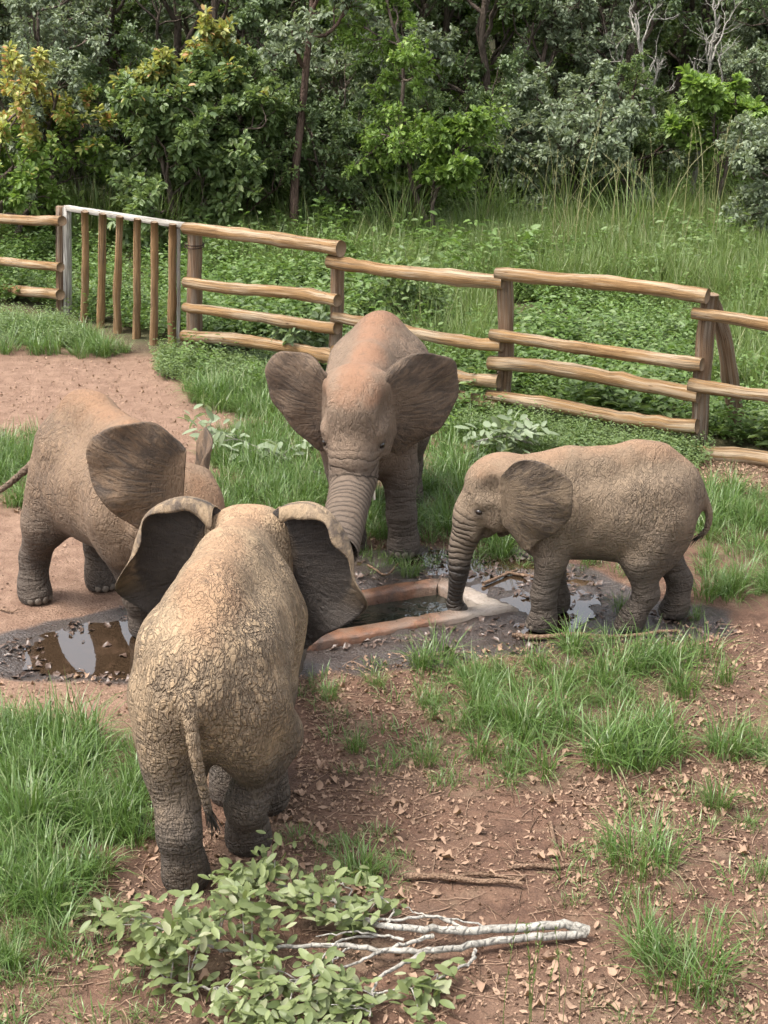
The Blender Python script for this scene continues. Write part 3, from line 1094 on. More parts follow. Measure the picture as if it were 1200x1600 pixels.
def build_elephant(P, label):
    """P: pose dictionary. Built in units of shoulder height H, +X forward, +Y left, then scaled."""
    global M_EYE
    H = P['H']
    vox = P.get('vox', 0.0115)
    f = Field((-.75, -.55, -.12), (1.2, .55, 1.12), vox)
    fat = P.get('fat', 1.0)
    # trunk of the body
    f.ell((.20, 0, .635), (.27, .19 * fat, .27), .08)
    bl = P.get('belly', 0.0)
    f.ell((-.04, 0, .62 + bl), (.36, .24 * fat, .265), .10)
    f.ell((-.27, 0, .665), (.245, .21 * fat, .26), .10)
    f.ell((-.20, 0, .53 + bl * 1.6), (.24, .20 * fat, .17), .10)
    # topline: withers, dip, rump hump, fall to the tail
    hump = P.get('hump', 0.0)
    f.chain([(.36, 0, .85), (.18, 0, .885), (0, 0, .885), (-.17, 0, .922 + hump), (-.29, 0, .895 + hump), (-.40, 0, .79), (-.47, 0, .70)],
            [.065, .065, .062, .058, .062, .07, .065], .11)
    if P.get('round'):
        f.ell((-.17, 0, .695), (.32, .255, .245), .10)
    # pelvis points
    for sd in (1, -1):
        f.ell((-.27, sd * .13, .79), (.11, .07, .06), .09)
    for sd in (1, -1):
        f.carve((-.10, sd * (.30 * fat), .76), (.10, .06, .07), .06)               # hollow before the hip
        f.carve((.10, sd * (.31 * fat), .62), (.035, .09, .16), .05)               # behind the shoulder
    f.ell((.30, 0, .56), (.16, .15, .20), .08)                                   # chest between the forelegs
    # legs
    zc = {}
    for name in ('fl', 'fr', 'hl', 'hr'):
        sd = 1 if name[1] == 'l' else -1
        fx, fy, lift = P['feet'][name]
        foot = np.array([fx, fy, lift])
        if name[0] == 'f':
            top = np.array([.28, sd * .135, .62])
            el = top * .52 + foot * .48 + np.array([-.015, 0, .0]); el[2] = .40 + lift * .5
            wr_ = top * .22 + foot * .78 + np.array([.012, 0, 0]); wr_[2] = .19 + lift
            f.ell((.27, sd * .125, .60), (.125, .085, .21), .07)
            f.chain([top, el, wr_, foot + (0.004, 0, .075), foot + (.008, 0, .03)], [.105, .082, .066, .066, .072], .035)
        else:
            top = np.array([-.33, sd * .125, .62])
            kn = top * .45 + foot * .55 + np.array([.05, sd * .01, 0]); kn[2] = .40 + lift * .5
            hk = top * .2 + foot * .8 + np.array([-.035, 0, 0]); hk[2] = .20 + lift
            kn = kn + np.array(P.get('knee', {}).get(name, (0, 0, 0)))
            f.ell((-.315, sd * .12, .585), (.155, .10, .235), .07)
            f.ell(top * .62 + foot * .38 + np.array([.02, sd * .012, .06]), (.125, .088, .16), .06)
            f.chain([top, kn, hk, foot + (0, 0, .08), foot + (.012, 0, .03)], [.12, .095, .064, .064, .07], .04)
        f.ell(foot + (.018, 0, .035), (.078, .070, .055), .03)
    # flat soles
    sl, X, Y, Z = f.sub((-2, -2, -1), (2, 2, .3))
    f.F[sl] = np.maximum(f.F[sl], (0.0 - Z) + 0 * X + 0 * Y)
    # neck and head
    hy, hp, hr = P['head']
    Rh = rotz(hy) @ roty(hp)
    if hr:
        c, s = math.cos(hr), math.sin(hr)
        Rh = Rh @ np.array([[1, 0, 0], [0, c, -s], [0, s, c]])
    piv = np.array([.37, 0, P.get('neck_z', .785)])
    C = piv + rotz(hy * .8) @ roty(hp * .6) @ np.array([.20, 0, -.03])
    hs = P.get('hs', 1.15)
    hl = lambda v: C + Rh @ (np.array(v, float) * hs)
    sc_ = lambda *v: tuple(hs * x for x in v)
    f.cone((.24, 0, .69), piv * .45 + C * .55, .16, .125, .10)
    f.cone((.30, 0, .62), hl((-.08, 0, -.06)), .14, .10, .09)
    f.cone((.30, 0, .85), hl((-.06, 0, .09)), .065, .06, .09)
    f.ell(hl((-.03, 0, .02)), sc_(.145, .118, .145), .06, Rh)
    f.ell(hl((.045, 0, .045)), sc_(.10, .102, .105), .05, Rh)
    for sd in (1, -1):
        f.ell(hl((-.03, sd * .045, .115)), sc_(.085, .055, .05), .06, Rh)        # two domes of the crown
    f.ell(hl((.072, 0, -.045)), sc_(.082, .10, .095), .05, Rh)
    for sd in (1, -1):
        f.carve(hl((.03, sd * .140, .05)), (.075, .045, .055), .05)               # temple hollow
        f.ell(hl((.055, sd * .092, -.018)), sc_(.05, .032, .026), .035, Rh)      # brow
        f.ell(hl((-.01, sd * .088, -.10)), sc_(.075, .042, .085), .05, Rh)       # cheek
        f.carve(hl((.093, sd * .118, -.066)), (.026, .016, .016), .02)            # eye socket
        f.ell(hl((.082, sd * .101, -.050)), sc_(.026, .015, .010), .015, Rh)     # upper lid
        f.ell(hl((.082, sd * .100, -.084)), sc_(.026, .014, .008), .015, Rh)     # lower lid
        f.cone(hl((.085, sd * .052, -.10)), hl((.118, sd * .062, -.20)), .052, .032, .04)   # tusk sheath
        f.cone(hl((-.06, sd * .10, .11)), hl((-.065, sd * .105, -.09)), .034, .03, .05)  # ear root ridge
    f.cone(hl((-.03, 0, -.13)), hl((.05, 0, -.215)), .07, .03, .045)            # lower jaw
    # trunk
    t0 = [hl((.095, 0, -.045)), hl((.128, 0, -.12)), hl((.142, 0, -.20))]
    tp = catmull(np.vstack([t0, np.array(P['trunk'])]), 34)
    seg = np.r_[0, np.cumsum(np.linalg.norm(np.diff(tp, axis=0), axis=1))]
    q = seg / seg[-1]
    tr = np.interp(q, [0, .12, .25, .5, .8, 1.0], [.090, .088, .074, .054, .037, .029]) * np.interp(q, [0, .3, 1], [1.0, P.get('tw', 1.0), P.get('tw', 1.0) ** .5])
    f.chain(tp, tr * np.interp(q, [0, .18, .3], [.86, .95, 1.0]), .034)
    # tail
    tl = catmull(np.array(P['tail']), 14)
    tlr = np.interp(np.linspace(0, 1, 14), [0, .12, .4, 1], [.042, .028, .019, .009])
    f.cone((-.42, 0, .76), tl[0], .06, .045, .05)
    f.chain(tl, tlr, .02)
    V, Q = f.surface()
    # one relaxing pass
    acc = np.zeros_like(V); cn = np.zeros(len(V))
    for a, b in ((0, 1), (1, 2), (2, 3), (3, 0)):
        np.add.at(acc, Q[:, a], V[Q[:, b]]); np.add.at(cn, Q[:, a], 1)
        np.add.at(acc, Q[:, b], V[Q[:, a]]); np.add.at(cn, Q[:, b], 1)
    V = V * .4 + .6 * acc / np.maximum(cn, 1)[:, None]
    # zones
    n = len(V)
    dt = np.full(n, 9.0); tu = np.zeros(n)
    for i in range(2, len(tp)):
        dd = np.linalg.norm(V - tp[i], axis=1) - tr[i]
        m = dd < dt
        dt = np.where(m, dd, dt); tu = np.where(m, seg[i], tu)
    # smooth arclength by projecting on the nearest segment
    best = np.full(n, 9.0)
    for i in range(len(tp) - 1):
        a, b = tp[i], tp[i + 1]
        e = b - a
        t = np.clip(((V - a) @ e) / (e @ e), 0, 1)
        dd = np.linalg.norm(V - a - t[:, None] * e, axis=1)
        m = dd < best
        best = np.where(m, dd, best); tu = np.where(m, seg[i] + t * (seg[i + 1] - seg[i]), tu)
    HL = (V - C) @ Rh
    w_tr = (1 - sstep(.01, .04, dt)) * sstep(.0, .14, tu)
    w_leg = (1 - sstep(.28, .52, V[:, 2])) * (1 - w_tr) * (1 - sstep(.55, .62, V[:, 0]))
    hd = np.linalg.norm(HL * [1, 1, .9], axis=1)
    w_head = 1 - sstep(.16, .26, hd)
    ridge = np.exp(-(V[:, 1] / .13) ** 2) * sstep(.72, .95, V[:, 2]) * (1 - w_tr)
    ridge = np.maximum(ridge, .8 * w_head * sstep(.06, .15, HL[:, 2]))
    wrinkle = P.get('wrinkle', 1.0) * (1 - .75 * w_tr) * (1 - .2 * w_head) * (0.7 + .3 * (1 - sstep(-.25, .15, V[:, 0]))) * (1 - .6 * ridge)
    wet = (1 - sstep(.0, .06, V[:, 2] + .012 * np.sin(V[:, 0] * 60) + .01 * np.sin(V[:, 1] * 83))) * .55 * (V[:, 0] < .55)
    for sd in (1, -1):                                  # dark skin round the eye
        de = np.linalg.norm((V - hl((.086, sd * .099, -.066))) * [1, 1, 1.3], axis=1)
        wet = np.maximum(wet, .62 * (1 - sstep(.02, .05, de)))
    L = seg[-1]
    wet = np.maximum(wet, w_tr * sstep(L - P.get('wet_trunk', .22), L - P.get('wet_trunk', .22) + .1, tu) * .85)
    buf = Buf()
    buf.add(V * H, Q)
    rest = [V]; zone = [np.stack([w_tr, 0 * w_tr, w_leg], 1)]; tus = [tu]; wrs = [wrinkle]; rid = [ridge]; wets = [wet]
    euv = [np.zeros((n, 3))]; ebk = [np.zeros(n)]
    for key, sd in (('ear_l', 1), ('ear_r', -1)):
        e = P[key]
        Ve, Qe, ts, back = ear_mesh(sd, Rh, C, math.radians(e['spread']), e.get('scale', 1.0) * hs, e.get('droop', .1), e.get('fold', 0.0), e.get('seed', 3), e.get('tilt', 0), e.get('curl', 0.0), e.get('out', 0.0), e.get('lift', 0.0))
        buf.add(Ve * H, Qe)
        k = len(Ve)
        rest.append(Ve); we = sstep(.08, .3, ts[:, 1])
        zone.append(np.stack([np.zeros(k), we, np.zeros(k)], 1))
        tus.append(np.zeros(k)); wrs.append(np.full(k, .25)); rid.append(np.zeros(k)); wets.append(np.zeros(k))
        euv.append(np.stack([ts[:, 0], ts[:, 1], back * 3.0], 1)); ebk.append(back * sstep(.05, .3, ts[:, 1]) * (1 - .97 * sstep(.74, .80, ts[:, 1]) * e.get('fold', 0) * (1 - sstep(.45, .62, ts[:, 0]))))  # painted shade on the back, left off the rolled upper rim
    me = buf.mesh('elephant', P['mat'])

    def put(nm, typ, arr):
        a = me.attributes.new(nm, typ, 'POINT')
        arr = np.asarray(arr, np.float32)
        if typ == 'FLOAT':
            a.data.foreach_set('value', arr.ravel())
        elif typ == 'FLOAT_VECTOR':
            a.data.foreach_set('vector', arr.ravel())
        else:
            a.data.foreach_set('color', np.column_stack([arr, np.ones(len(arr))]).astype(np.float32).ravel())
    put('rest', 'FLOAT_VECTOR', np.vstack(rest)); put('zone', 'FLOAT_COLOR', np.vstack(zone))
    put('trunk_u', 'FLOAT', np.concatenate(tus)); put('wrinkle', 'FLOAT', np.concatenate(wrs))
    put('ridge', 'FLOAT', np.concatenate(rid)); put('wet', 'FLOAT', np.concatenate(wets))
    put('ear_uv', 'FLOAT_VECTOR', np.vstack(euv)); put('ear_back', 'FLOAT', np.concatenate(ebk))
    o = link('elephant', me, None, P['loc'], label, 'elephant', 'young elephants drinking at the sunken trough')
    o.rotation_euler = (0, 0, P['yaw'])
    # eyes, toenails, tusks, tail tuft as parts
    for sd in (1, -1):
        b = Buf()
        u, w = np.meshgrid(np.linspace(0, math.pi, 9), np.arange(12) * 2 * math.pi / 12, indexing='ij')
        S = np.stack([np.sin(u) * np.cos(w), np.sin(u) * np.sin(w), np.cos(u)], -1).reshape(-1, 3)
        i, j = np.meshgrid(np.arange(8), np.arange(12), indexing='ij')
        F = np.stack([i * 12 + j, (i + 1) * 12 + j, (i + 1) * 12 + (j + 1) % 12, i * 12 + (j + 1) % 12], -1).reshape(-1, 4)
        b.add((hl((.086, sd * .099, -.066)) + S * [.0215, .0215, .018]) * H, F)
        link('eye', b.mesh('eye', MAT['eye']), o)
    for name in ('fl', 'fr', 'hl', 'hr'):
        fx, fy, lift = P['feet'][name]
        for a in (-.75, -.25, .25, .75):
            b = Buf()
            c = np.array([fx + .018 + .076 * math.cos(a), fy + .068 * math.sin(a), lift + .022])
            u, w = np.meshgrid(np.linspace(0, math.pi, 6), np.arange(8) * 2 * math.pi / 8, indexing='ij')
            S = np.stack([np.sin(u) * np.cos(w) * .008, np.sin(u) * np.sin(w) * .017, np.cos(u) * .018 + .002], -1).reshape(-1, 3) @ rotz(a).T
            i, j = np.meshgrid(np.arange(5), np.arange(8), indexing='ij')
            F = np.stack([i * 8 + j, (i + 1) * 8 + j, (i + 1) * 8 + (j + 1) % 8, i * 8 + (j + 1) % 8], -1).reshape(-1, 4)
            b.add((c + S) * H, F)
            link('toenail', b.mesh('toenail', MAT['nail']), o)
    if P.get('tusk'):
        for sd in (1, -1):
            b = Buf()
            pts = catmull(np.array([hl((.112, sd * .064, -.185)), hl((.125, sd * .070, -.225)), hl((.155, sd * .080, -.262))]) * H, 7)
            add_tube(b, pts, np.linspace(.016, .006, 7) * H, 8)
            link('tusk', b.mesh('tusk', MAT['ivory']), o)
    b = Buf()
    r = np.random.default_rng(5)
    end, d = tl[-1], tl[-1] - tl[-3]
    d /= np.linalg.norm(d)
    for k in range(34):
        st = tl[-1] - d * r.uniform(0, .07) + r.normal(size=3) * .004
        g = d + r.normal(size=3) * .16
        pts = np.array([st, st + g * .035, st + g * .065 + [0, 0, -.008]]) * H
        add_tube(b, pts, np.array([.0022, .0018, .0006]) * H, 3, False)
    link('tail_tuft', b.mesh('tail_tuft', MAT['hair']), o)
    return o
def place(px, local_xy, yaw, H):
    a = G(*px)
    c, s = math.cos(yaw), math.sin(yaw)
    lx, ly = local_xy[0] * H, local_xy[1] * H
    return np.array([a[0] - (c * lx - s * ly), a[1] - (s * lx + c * ly), 0.0])


def to_local(W, L, yaw, H):
    d = (np.asarray(W) - L) / H
    c, s = math.cos(yaw), math.sin(yaw)
    return np.array([c * d[0] + s * d[1], -s * d[0] + c * d[1], d[2]])


# A: seen from behind, walking up to the trough, ears spread wide
yaw, H = math.radians(86), 1.64
L = place((266, 1386), (-.43, .125), yaw, H)
tip = to_local((*((TL[0] * .62 + TR[0] * .38) * .5 + (TL[1] * .62 + TR[1] * .38) * .5), -.06), L, yaw, H)
build_elephant(dict(
    H=H, yaw=yaw, loc=L, fat=.97, vox=.0095,
    feet=dict(hl=to_local(G(290, 1384), L, yaw, H) * [1, 1, 0], hr=to_local(G(388, 1326), L, yaw, H) * [1, 1, 0], fl=to_local(G(362, 1250), L, yaw, H) * [1, 1, 0], fr=(.03, -.12, .035)),
    belly=.045, knee=dict(hr=(.04, -.055, .01)),
    head=(-.04, .26, 0), neck_z=.77,
    trunk=[(.72, -.03, .42), (.76, -.08, .2), tip + np.array([-.02, 0, .06]), tip],
    tail=[(-.455, 0.02, .77), (-.535, 0.015, .72), (-.575, -.0, .58), (-.57, -.02, .44), (-.555, -.035, .33)],
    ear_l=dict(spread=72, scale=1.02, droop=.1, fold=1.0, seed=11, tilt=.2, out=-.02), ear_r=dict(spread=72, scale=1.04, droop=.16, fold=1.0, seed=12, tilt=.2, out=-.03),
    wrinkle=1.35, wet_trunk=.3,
    mat=skin_material('hide_tan_wrinkled', dust=(0.31, 0.222, 0.136), dust_amt=1.3, red=(.27, .145, .078), red_amt=.5, ear_shade=1.0, leg_dark=.42, pebble=.14, net=.5, folds=.5)),
    'elephant seen from behind with spread ears and deeply wrinkled tan rump')

# B: bending its head down at the far left, right side towards us
yaw, H = math.radians(-57), 1.60
L = place((84, 932), (-.44, -.14), yaw, H)
tip = to_local((*(TL.mean(0) + np.array([.25, .1])), -.05), L, yaw, H)
build_elephant(dict(
    H=H, yaw=yaw, loc=L, fat=1.0,
    feet=dict(hr=to_local(G(54, 936), L, yaw, H) * [1, 1, 0], hl=to_local(G(158, 916), L, yaw, H) * [1, 1, 0], fr=to_local(G(228, 988), L, yaw, H) * [1, 1, 0], fl=(.26, .14, 0)),
    head=(.40, .62, 0), neck_z=.75,
    trunk=[(.74, .26, .36), (.76, .26, .2), tip + np.array([0, 0, .05]), tip],
    tail=[(-.455, 0, .74), (-.52, -.03, .70), (-.60, -.12, .60), (-.66, -.22, .50), (-.72, -.30, .43)],
    ear_r=dict(spread=36, scale=.90, droop=.42, fold=.0, seed=21, tilt=.5, curl=.2, out=.02, lift=.2), ear_l=dict(spread=48, scale=.88, droop=.3, fold=.1, seed=22, tilt=.5),
    wrinkle=.8,
    mat=skin_material('hide_brown', dust=(0.20, 0.132, 0.083), dust_amt=.95, red=(.22, .122, .068), red_amt=.8, leg_dark=.38)),
    'elephant bending its lowered head beside the still puddle')

# C: facing us across the trough
yaw, H = math.radians(-97), 1.66
L = place((634, 864), (.30, .19), yaw, H)
tip = to_local(G(531, 960, -.06), L, yaw, H)
mid = to_local(G(531, 960, .35) + np.array([-.01, .06, 0]), L, yaw, H)
build_elephant(dict(
    H=H, yaw=yaw, loc=L, fat=1.0,
    feet=dict(fl=(.30, .18, 0), fr=to_local(G(548, 856), L, yaw, H) * [1, 1, 0], hl=(-.36, .13, 0), hr=(-.28, -.14, 0)),
    head=(-.02, .22, 0), hump=.02, round=True, hs=1.2, neck_z=.80, tw=1.22,
    trunk=[mid * .5 + np.array([.365, -.02, .26]), mid, tip + np.array([0, 0, .07]), tip],
    tail=[(-.455, 0, .76), (-.53, 0, .68), (-.55, .03, .5), (-.54, .04, .34)],
    ear_l=dict(spread=48, scale=.88, droop=.0, fold=.08, seed=31, curl=-.25), ear_r=dict(spread=56, scale=.84, droop=.0, fold=.1, seed=32, curl=-.25),
    wrinkle=.8, tusk=True, wet_trunk=.16,
    mat=skin_material('hide_grey_brown', dust=(0.195, 0.135, 0.092), dust_amt=.95, red=(.215, .112, .064), red_amt=.85, leg_dark=.55)),
    'elephant facing forward across the trough with fanned ears and short tusks')

# D: the smallest, in profile at the right end of the trough
yaw, H = math.radians(181), 1.30
L = place((850, 982), (.30, .14), yaw, H)
tip = to_local(G(716, 958, .0), L, yaw, H)
build_elephant(dict(
    H=H, yaw=yaw, loc=L, fat=.98,
    feet=dict(fl=(.30, .14, 0), fr=(.20, -.11, 0), hl=(-.175, .15, 0), hr=(-.44, -.02, 0)),
    head=(.0, .06, 0), hump=.005, neck_z=.775, hs=1.1,
    trunk=[(.742, .0, .42), (.755, .01, .27), tip + np.array([.02, 0, .09]), tip + np.array([.012, 0, .03]), tip + np.array([-.02, 0, .012])],
    tail=[(-.455, 0, .76), (-.52, .01, .72), (-.57, .02, .62), (-.565, .02, .52), (-.52, .02, .47)],
    ear_l=dict(spread=22, scale=.95, droop=.02, fold=.0, seed=41, tilt=.02, curl=.0, out=.05), ear_r=dict(spread=6, scale=.8, droop=.4, fold=.0, seed=42, out=.0, lift=-.07),
    wrinkle=.8, wet_trunk=.42, tw=.85,
    mat=skin_material('hide_dusty_grey', dust=(0.195, 0.140, 0.092), dust_amt=.95, red=(.23, .135, .08), red_amt=.65, leg_dark=.38)),
    'smallest elephant standing in profile at the right end of the trough')
# ------------------------------------------------------------------ vegetation: materials
MAT['leaf_mid'] = leaf_mat('leaf_mid_green', (0.100, 0.158, 0.056), (0.205, 0.272, 0.100), (0.25, 0.30, 0.11), .9, transl=.35)
MAT['leaf_grey'] = leaf_mat('leaf_grey_green', (0.140, 0.182, 0.108), (0.26, 0.305, 0.19), (0.29, 0.33, 0.22), .86, transl=.3)
MAT['leaf_dark'] = leaf_mat('leaf_dark_green', (0.088, 0.134, 0.056), (0.17, 0.23, 0.10), (0.17, 0.22, 0.09), .9, transl=.3)
MAT['leaf_bright'] = leaf_mat('leaf_bright_green', (0.115, 0.195, 0.035), (0.225, 0.330, 0.075), (0.34, 0.42, 0.12), .88, transl=.4)
MAT['leaf_flush'] = leaf_mat('leaf_new_flush', (0.23, 0.27, 0.065), (0.42, 0.40, 0.12), (0.46, 0.22, 0.09), .80, transl=.35)
MAT['leaf_cut'] = leaf_mat('leaf_wilting', (0.11, 0.145, 0.046), (0.205, 0.24, 0.095), (0.29, 0.30, 0.17), .85)
MAT['leaf_cut_pale'] = leaf_mat('leaf_silvery_underside', (0.17, 0.22, 0.12), (0.27, 0.32, 0.20), (0.34, 0.38, 0.27), .85)
MAT['herb'] = leaf_mat('herb_leaf', (0.075, 0.138, 0.028), (0.155, 0.240, 0.062), (0.23, 0.30, 0.11), .9, transl=.35)
MAT['grass'] = leaf_mat('grass_blade', (0.062, 0.125, 0.022), (0.140, 0.225, 0.058), (0.27, 0.31, 0.15), .84, rough=.38, transl=.3)
MAT['grass_far'] = leaf_mat('tall_grass_blade', (0.100, 0.155, 0.036), (0.190, 0.255, 0.080), (0.31, 0.30, 0.15), .86, rough=.45, transl=.3)
MAT['straw'] = leaf_mat('dry_stalk', (0.24, 0.23, 0.10), (0.33, 0.31, 0.15), (0.24, 0.30, 0.11), .8, transl=.1)
MAT['litter'] = leaf_mat('dead_leaf', (0.19, 0.105, 0.065), (0.40, 0.27, 0.18), (0.58, 0.50, 0.37), .80, rough=.75, transl=.06)
MAT['litter_wet'] = leaf_mat('wet_debris', (0.05, 0.032, 0.024), (0.14, 0.09, 0.065), (0.30, 0.22, 0.16), .85, rough=.4, transl=.0)


def bark_mat(name, c1, c2, sc=1.0):
    M = Mat(name)
    p_ = M.coord('Object')
    g = M.noise(M.mapping(p_, (14 * sc, 14 * sc, 4 * sc)), 1.0, 5, 0.65)
    f_ = M.voronoi(M.mapping(p_, (22 * sc, 22 * sc, 7 * sc)), 1.0)
    col = M.mix(M.ramp(g, .3, .7), c1, c2)
    return M.done(M.bsdf(col, .9, M.bump(M.math('ADD', g, M.math('MULTIPLY', M.ramp(f_, 0, .2), .5)), .8, .02), spec=.15))


MAT['bark'] = bark_mat('bark_grey_brown', (0.06, 0.045, 0.035), (0.16, 0.125, 0.10))
MAT['bark_red'] = bark_mat('bark_reddish', (0.055, 0.036, 0.028), (0.15, 0.10, 0.078))
MAT['bark_pale'] = bark_mat('bark_pale', (0.20, 0.185, 0.16), (0.38, 0.355, 0.31))
MAT['stick'] = bark_mat('dead_stick', (0.15, 0.092, 0.06), (0.30, 0.20, 0.135), 3)

# ------------------------------------------------------------------ leaves and blades
LEAF6 = np.array([[0, 0, 0], [.30, .5, .05], [.72, .42, .03], [1.0, 0, -.08], [.72, -.42, .03], [.30, -.5, .05]])


def leaves(buf, pos, dirv, up, length, width, mat=0):
    """oval leaves folded along the midrib: pos, direction, up (N,3); length, width (N,)"""
    N = len(pos)
    d = dirv / (np.linalg.norm(dirv, axis=1)[:, None] + 1e-9)
    s = np.cross(up, d); s /= np.linalg.norm(s, axis=1)[:, None] + 1e-9
    u = np.cross(d, s)
    V = (pos[:, None] + LEAF6[None, :, 0, None] * (d * length[:, None])[:, None] + LEAF6[None, :, 1, None] * (s * width[:, None])[:, None]
         + LEAF6[None, :, 2, None] * (u * length[:, None])[:, None] * 1.6)
    k = np.arange(N)[:, None] * 6
    F = np.concatenate([k + np.array([[0, 3, 2, 1]]), k + np.array([[0, 5, 4, 3]])])
    buf.add(V.reshape(-1, 3), F, mat)


def blades(buf, base, az, lean, height, width, seg=4, curl=None, r=None, mat=0):
    """curved tapering grass blades"""
    N = len(base)
    t = np.linspace(0, 1, seg + 1)
    out = np.stack([np.cos(az), np.sin(az), 0 * az], 1)
    side = np.stack([-np.sin(az), np.cos(az), 0 * az], 1)
    if curl is None:
        curl = np.ones(N)
    V = np.zeros((N, seg + 1, 2, 3))
    for i, tt in enumerate(t):
        a = lean * (tt ** (1.0 + curl))
        # path: bends outward, tip falls over
        horiz = height * (np.sin(lean) * tt ** 1.7 * .9 + .02)
        vert = height * (tt - (1 - np.cos(np.minimum(lean * 1.25, 2.0))) * .55 * tt ** 2.6)
        c = base + out * horiz[:, None] + np.array([0, 0, 1.0]) * vert[:, None]
        w = width * (1 - tt ** 1.8) * (.55 + .9 * tt if tt < .5 else 1.0) + width * .04
        tw = .5 * tt
        sd = side * math.cos(tw) + out * math.sin(tw) * .6
        V[:, i, 0] = c - sd * w[:, None] / 2
        V[:, i, 1] = c + sd * w[:, None] / 2
    k = np.arange(N)[:, None] * (seg + 1) * 2
    F = np.concatenate([k + np.array([[2 * i, 2 * i + 1, 2 * i + 3, 2 * i + 2]]) for i in range(seg)])
    buf.add(V.reshape(-1, 3), F, mat)


def grass_clump(n, h, spread, r, mat=0, width=.007, lean=(.1, 1.15), buf=None, seg=4):
    b = buf or Buf()
    az = r.uniform(0, 2 * math.pi, n)
    rad = spread * np.sqrt(r.uniform(0, 1, n))
    a2 = r.uniform(0, 2 * math.pi, n)
    base = np.stack([np.cos(a2) * rad, np.sin(a2) * rad, np.full(n, -.01)], 1)
    az = np.where(r.uniform(size=n) < .6, a2 + r.normal(size=n) * .6, az)
    ln = r.uniform(lean[0], lean[1], n)
    hh = h * r.uniform(.5, 1.1, n)
    blades(b, base, az, ln, hh, width * r.uniform(.7, 1.3, n), seg, None, r, mat)
    return b


# ------------------------------------------------------------------ scattering of uncountable ground cover (geometry nodes, one object each)
def scatter(name, meshes, pts, rot, scl, label, cat, tilt=None):
    """one 'stuff' object: points carrying instances of a few hand-made clumps"""
    idx = np.arange(len(pts)) % len(meshes)
    pc = bpy.data.collections.new(name + '_shapes')
    for m in meshes:
        pc.objects.link(bpy.data.objects.new(m.name, m))
    me = bpy.data.meshes.new(name)
    me.vertices.add(len(pts))
    me.vertices.foreach_set('co', np.asarray(pts, np.float32).ravel())
    e = np.zeros((len(pts), 3), np.float32)
    e[:, 2] = rot
    if tilt is not None:
        e[:, :2] = tilt
    for nm, typ, arr, fld in (('rot', 'FLOAT_VECTOR', e, 'vector'), ('scl', 'FLOAT', scl, 'value'), ('pick', 'INT', idx, 'value')):
        at = me.attributes.new(nm, typ, 'POINT')
        at.data.foreach_set(fld, np.asarray(arr, np.int32 if typ == 'INT' else np.float32).ravel())
    o = link(name, me, label=label, cat=cat, kind='stuff')
    ng = bpy.data.node_groups.new(name, 'GeometryNodeTree')
    ng.interface.new_socket('Geometry', in_out='INPUT', socket_type='NodeSocketGeometry')
    ng.interface.new_socket('Geometry', in_out='OUTPUT', socket_type='NodeSocketGeometry')
    gi, go = ng.nodes.new('NodeGroupInput'), ng.nodes.new('NodeGroupOutput')
    ci = ng.nodes.new('GeometryNodeCollectionInfo')
    ci.inputs['Collection'].default_value = pc
    ci.inputs['Separate Children'].default_value = True
    ci.inputs['Reset Children'].default_value = True
    ip = ng.nodes.new('GeometryNodeInstanceOnPoints')
    ip.inputs['Pick Instance'].default_value = True
    at = {}
    for nm, typ in (('rot', 'FLOAT_VECTOR'), ('scl', 'FLOAT'), ('pick', 'INT')):
        n = ng.nodes.new('GeometryNodeInputNamedAttribute')
        n.data_type = typ
        n.inputs['Name'].default_value = nm
        at[nm] = n.outputs['Attribute']
    e2r = ng.nodes.new('FunctionNodeEulerToRotation')
    ng.links.new(at['rot'], e2r.inputs[0])
    ng.links.new(gi.outputs[0], ip.inputs['Points'])
    ng.links.new(ci.outputs[0], ip.inputs['Instance'])
    ng.links.new(at['pick'], ip.inputs['Instance Index'])
    ng.links.new(e2r.outputs[0], ip.inputs['Rotation'])
    ng.links.new(at['scl'], ip.inputs['Scale'])
    ng.links.new(ip.outputs[0], go.inputs[0])
    md = o.modifiers.new('scatter', 'NODES')
    md.node_group = ng
    return o


def points_in(polys, n, r, jitter=0.0, keep=None):
    """n random ground points inside a list of (polygon, weight)"""
    out = []
    area = [abs(np.sum(p[:, 0] * np.roll(p[:, 1], -1) - p[:, 1] * np.roll(p[:, 0], -1))) / 2 * w for p, w in polys]
    tot = sum(area)
    for (p, w), a in zip(polys, area):
        k = max(1, int(n * a / tot))
        lo, hi = p.min(0) - jitter, p.max(0) + jitter
        got = np.zeros((0, 2))
        while len(got) < k:
            q = r.uniform(lo, hi, (k * 3, 2))
            sd = poly_sd(q, p) + jitter * 1.6 * fbm(q[:, 0], q[:, 1], 2.2, 31)
            got = np.vstack([got, q[sd < jitter * .3]])
        out.append(got[:k])
    P = np.vstack(out)
    return np.column_stack([P, ground_h(P[:, 0], P[:, 1])])


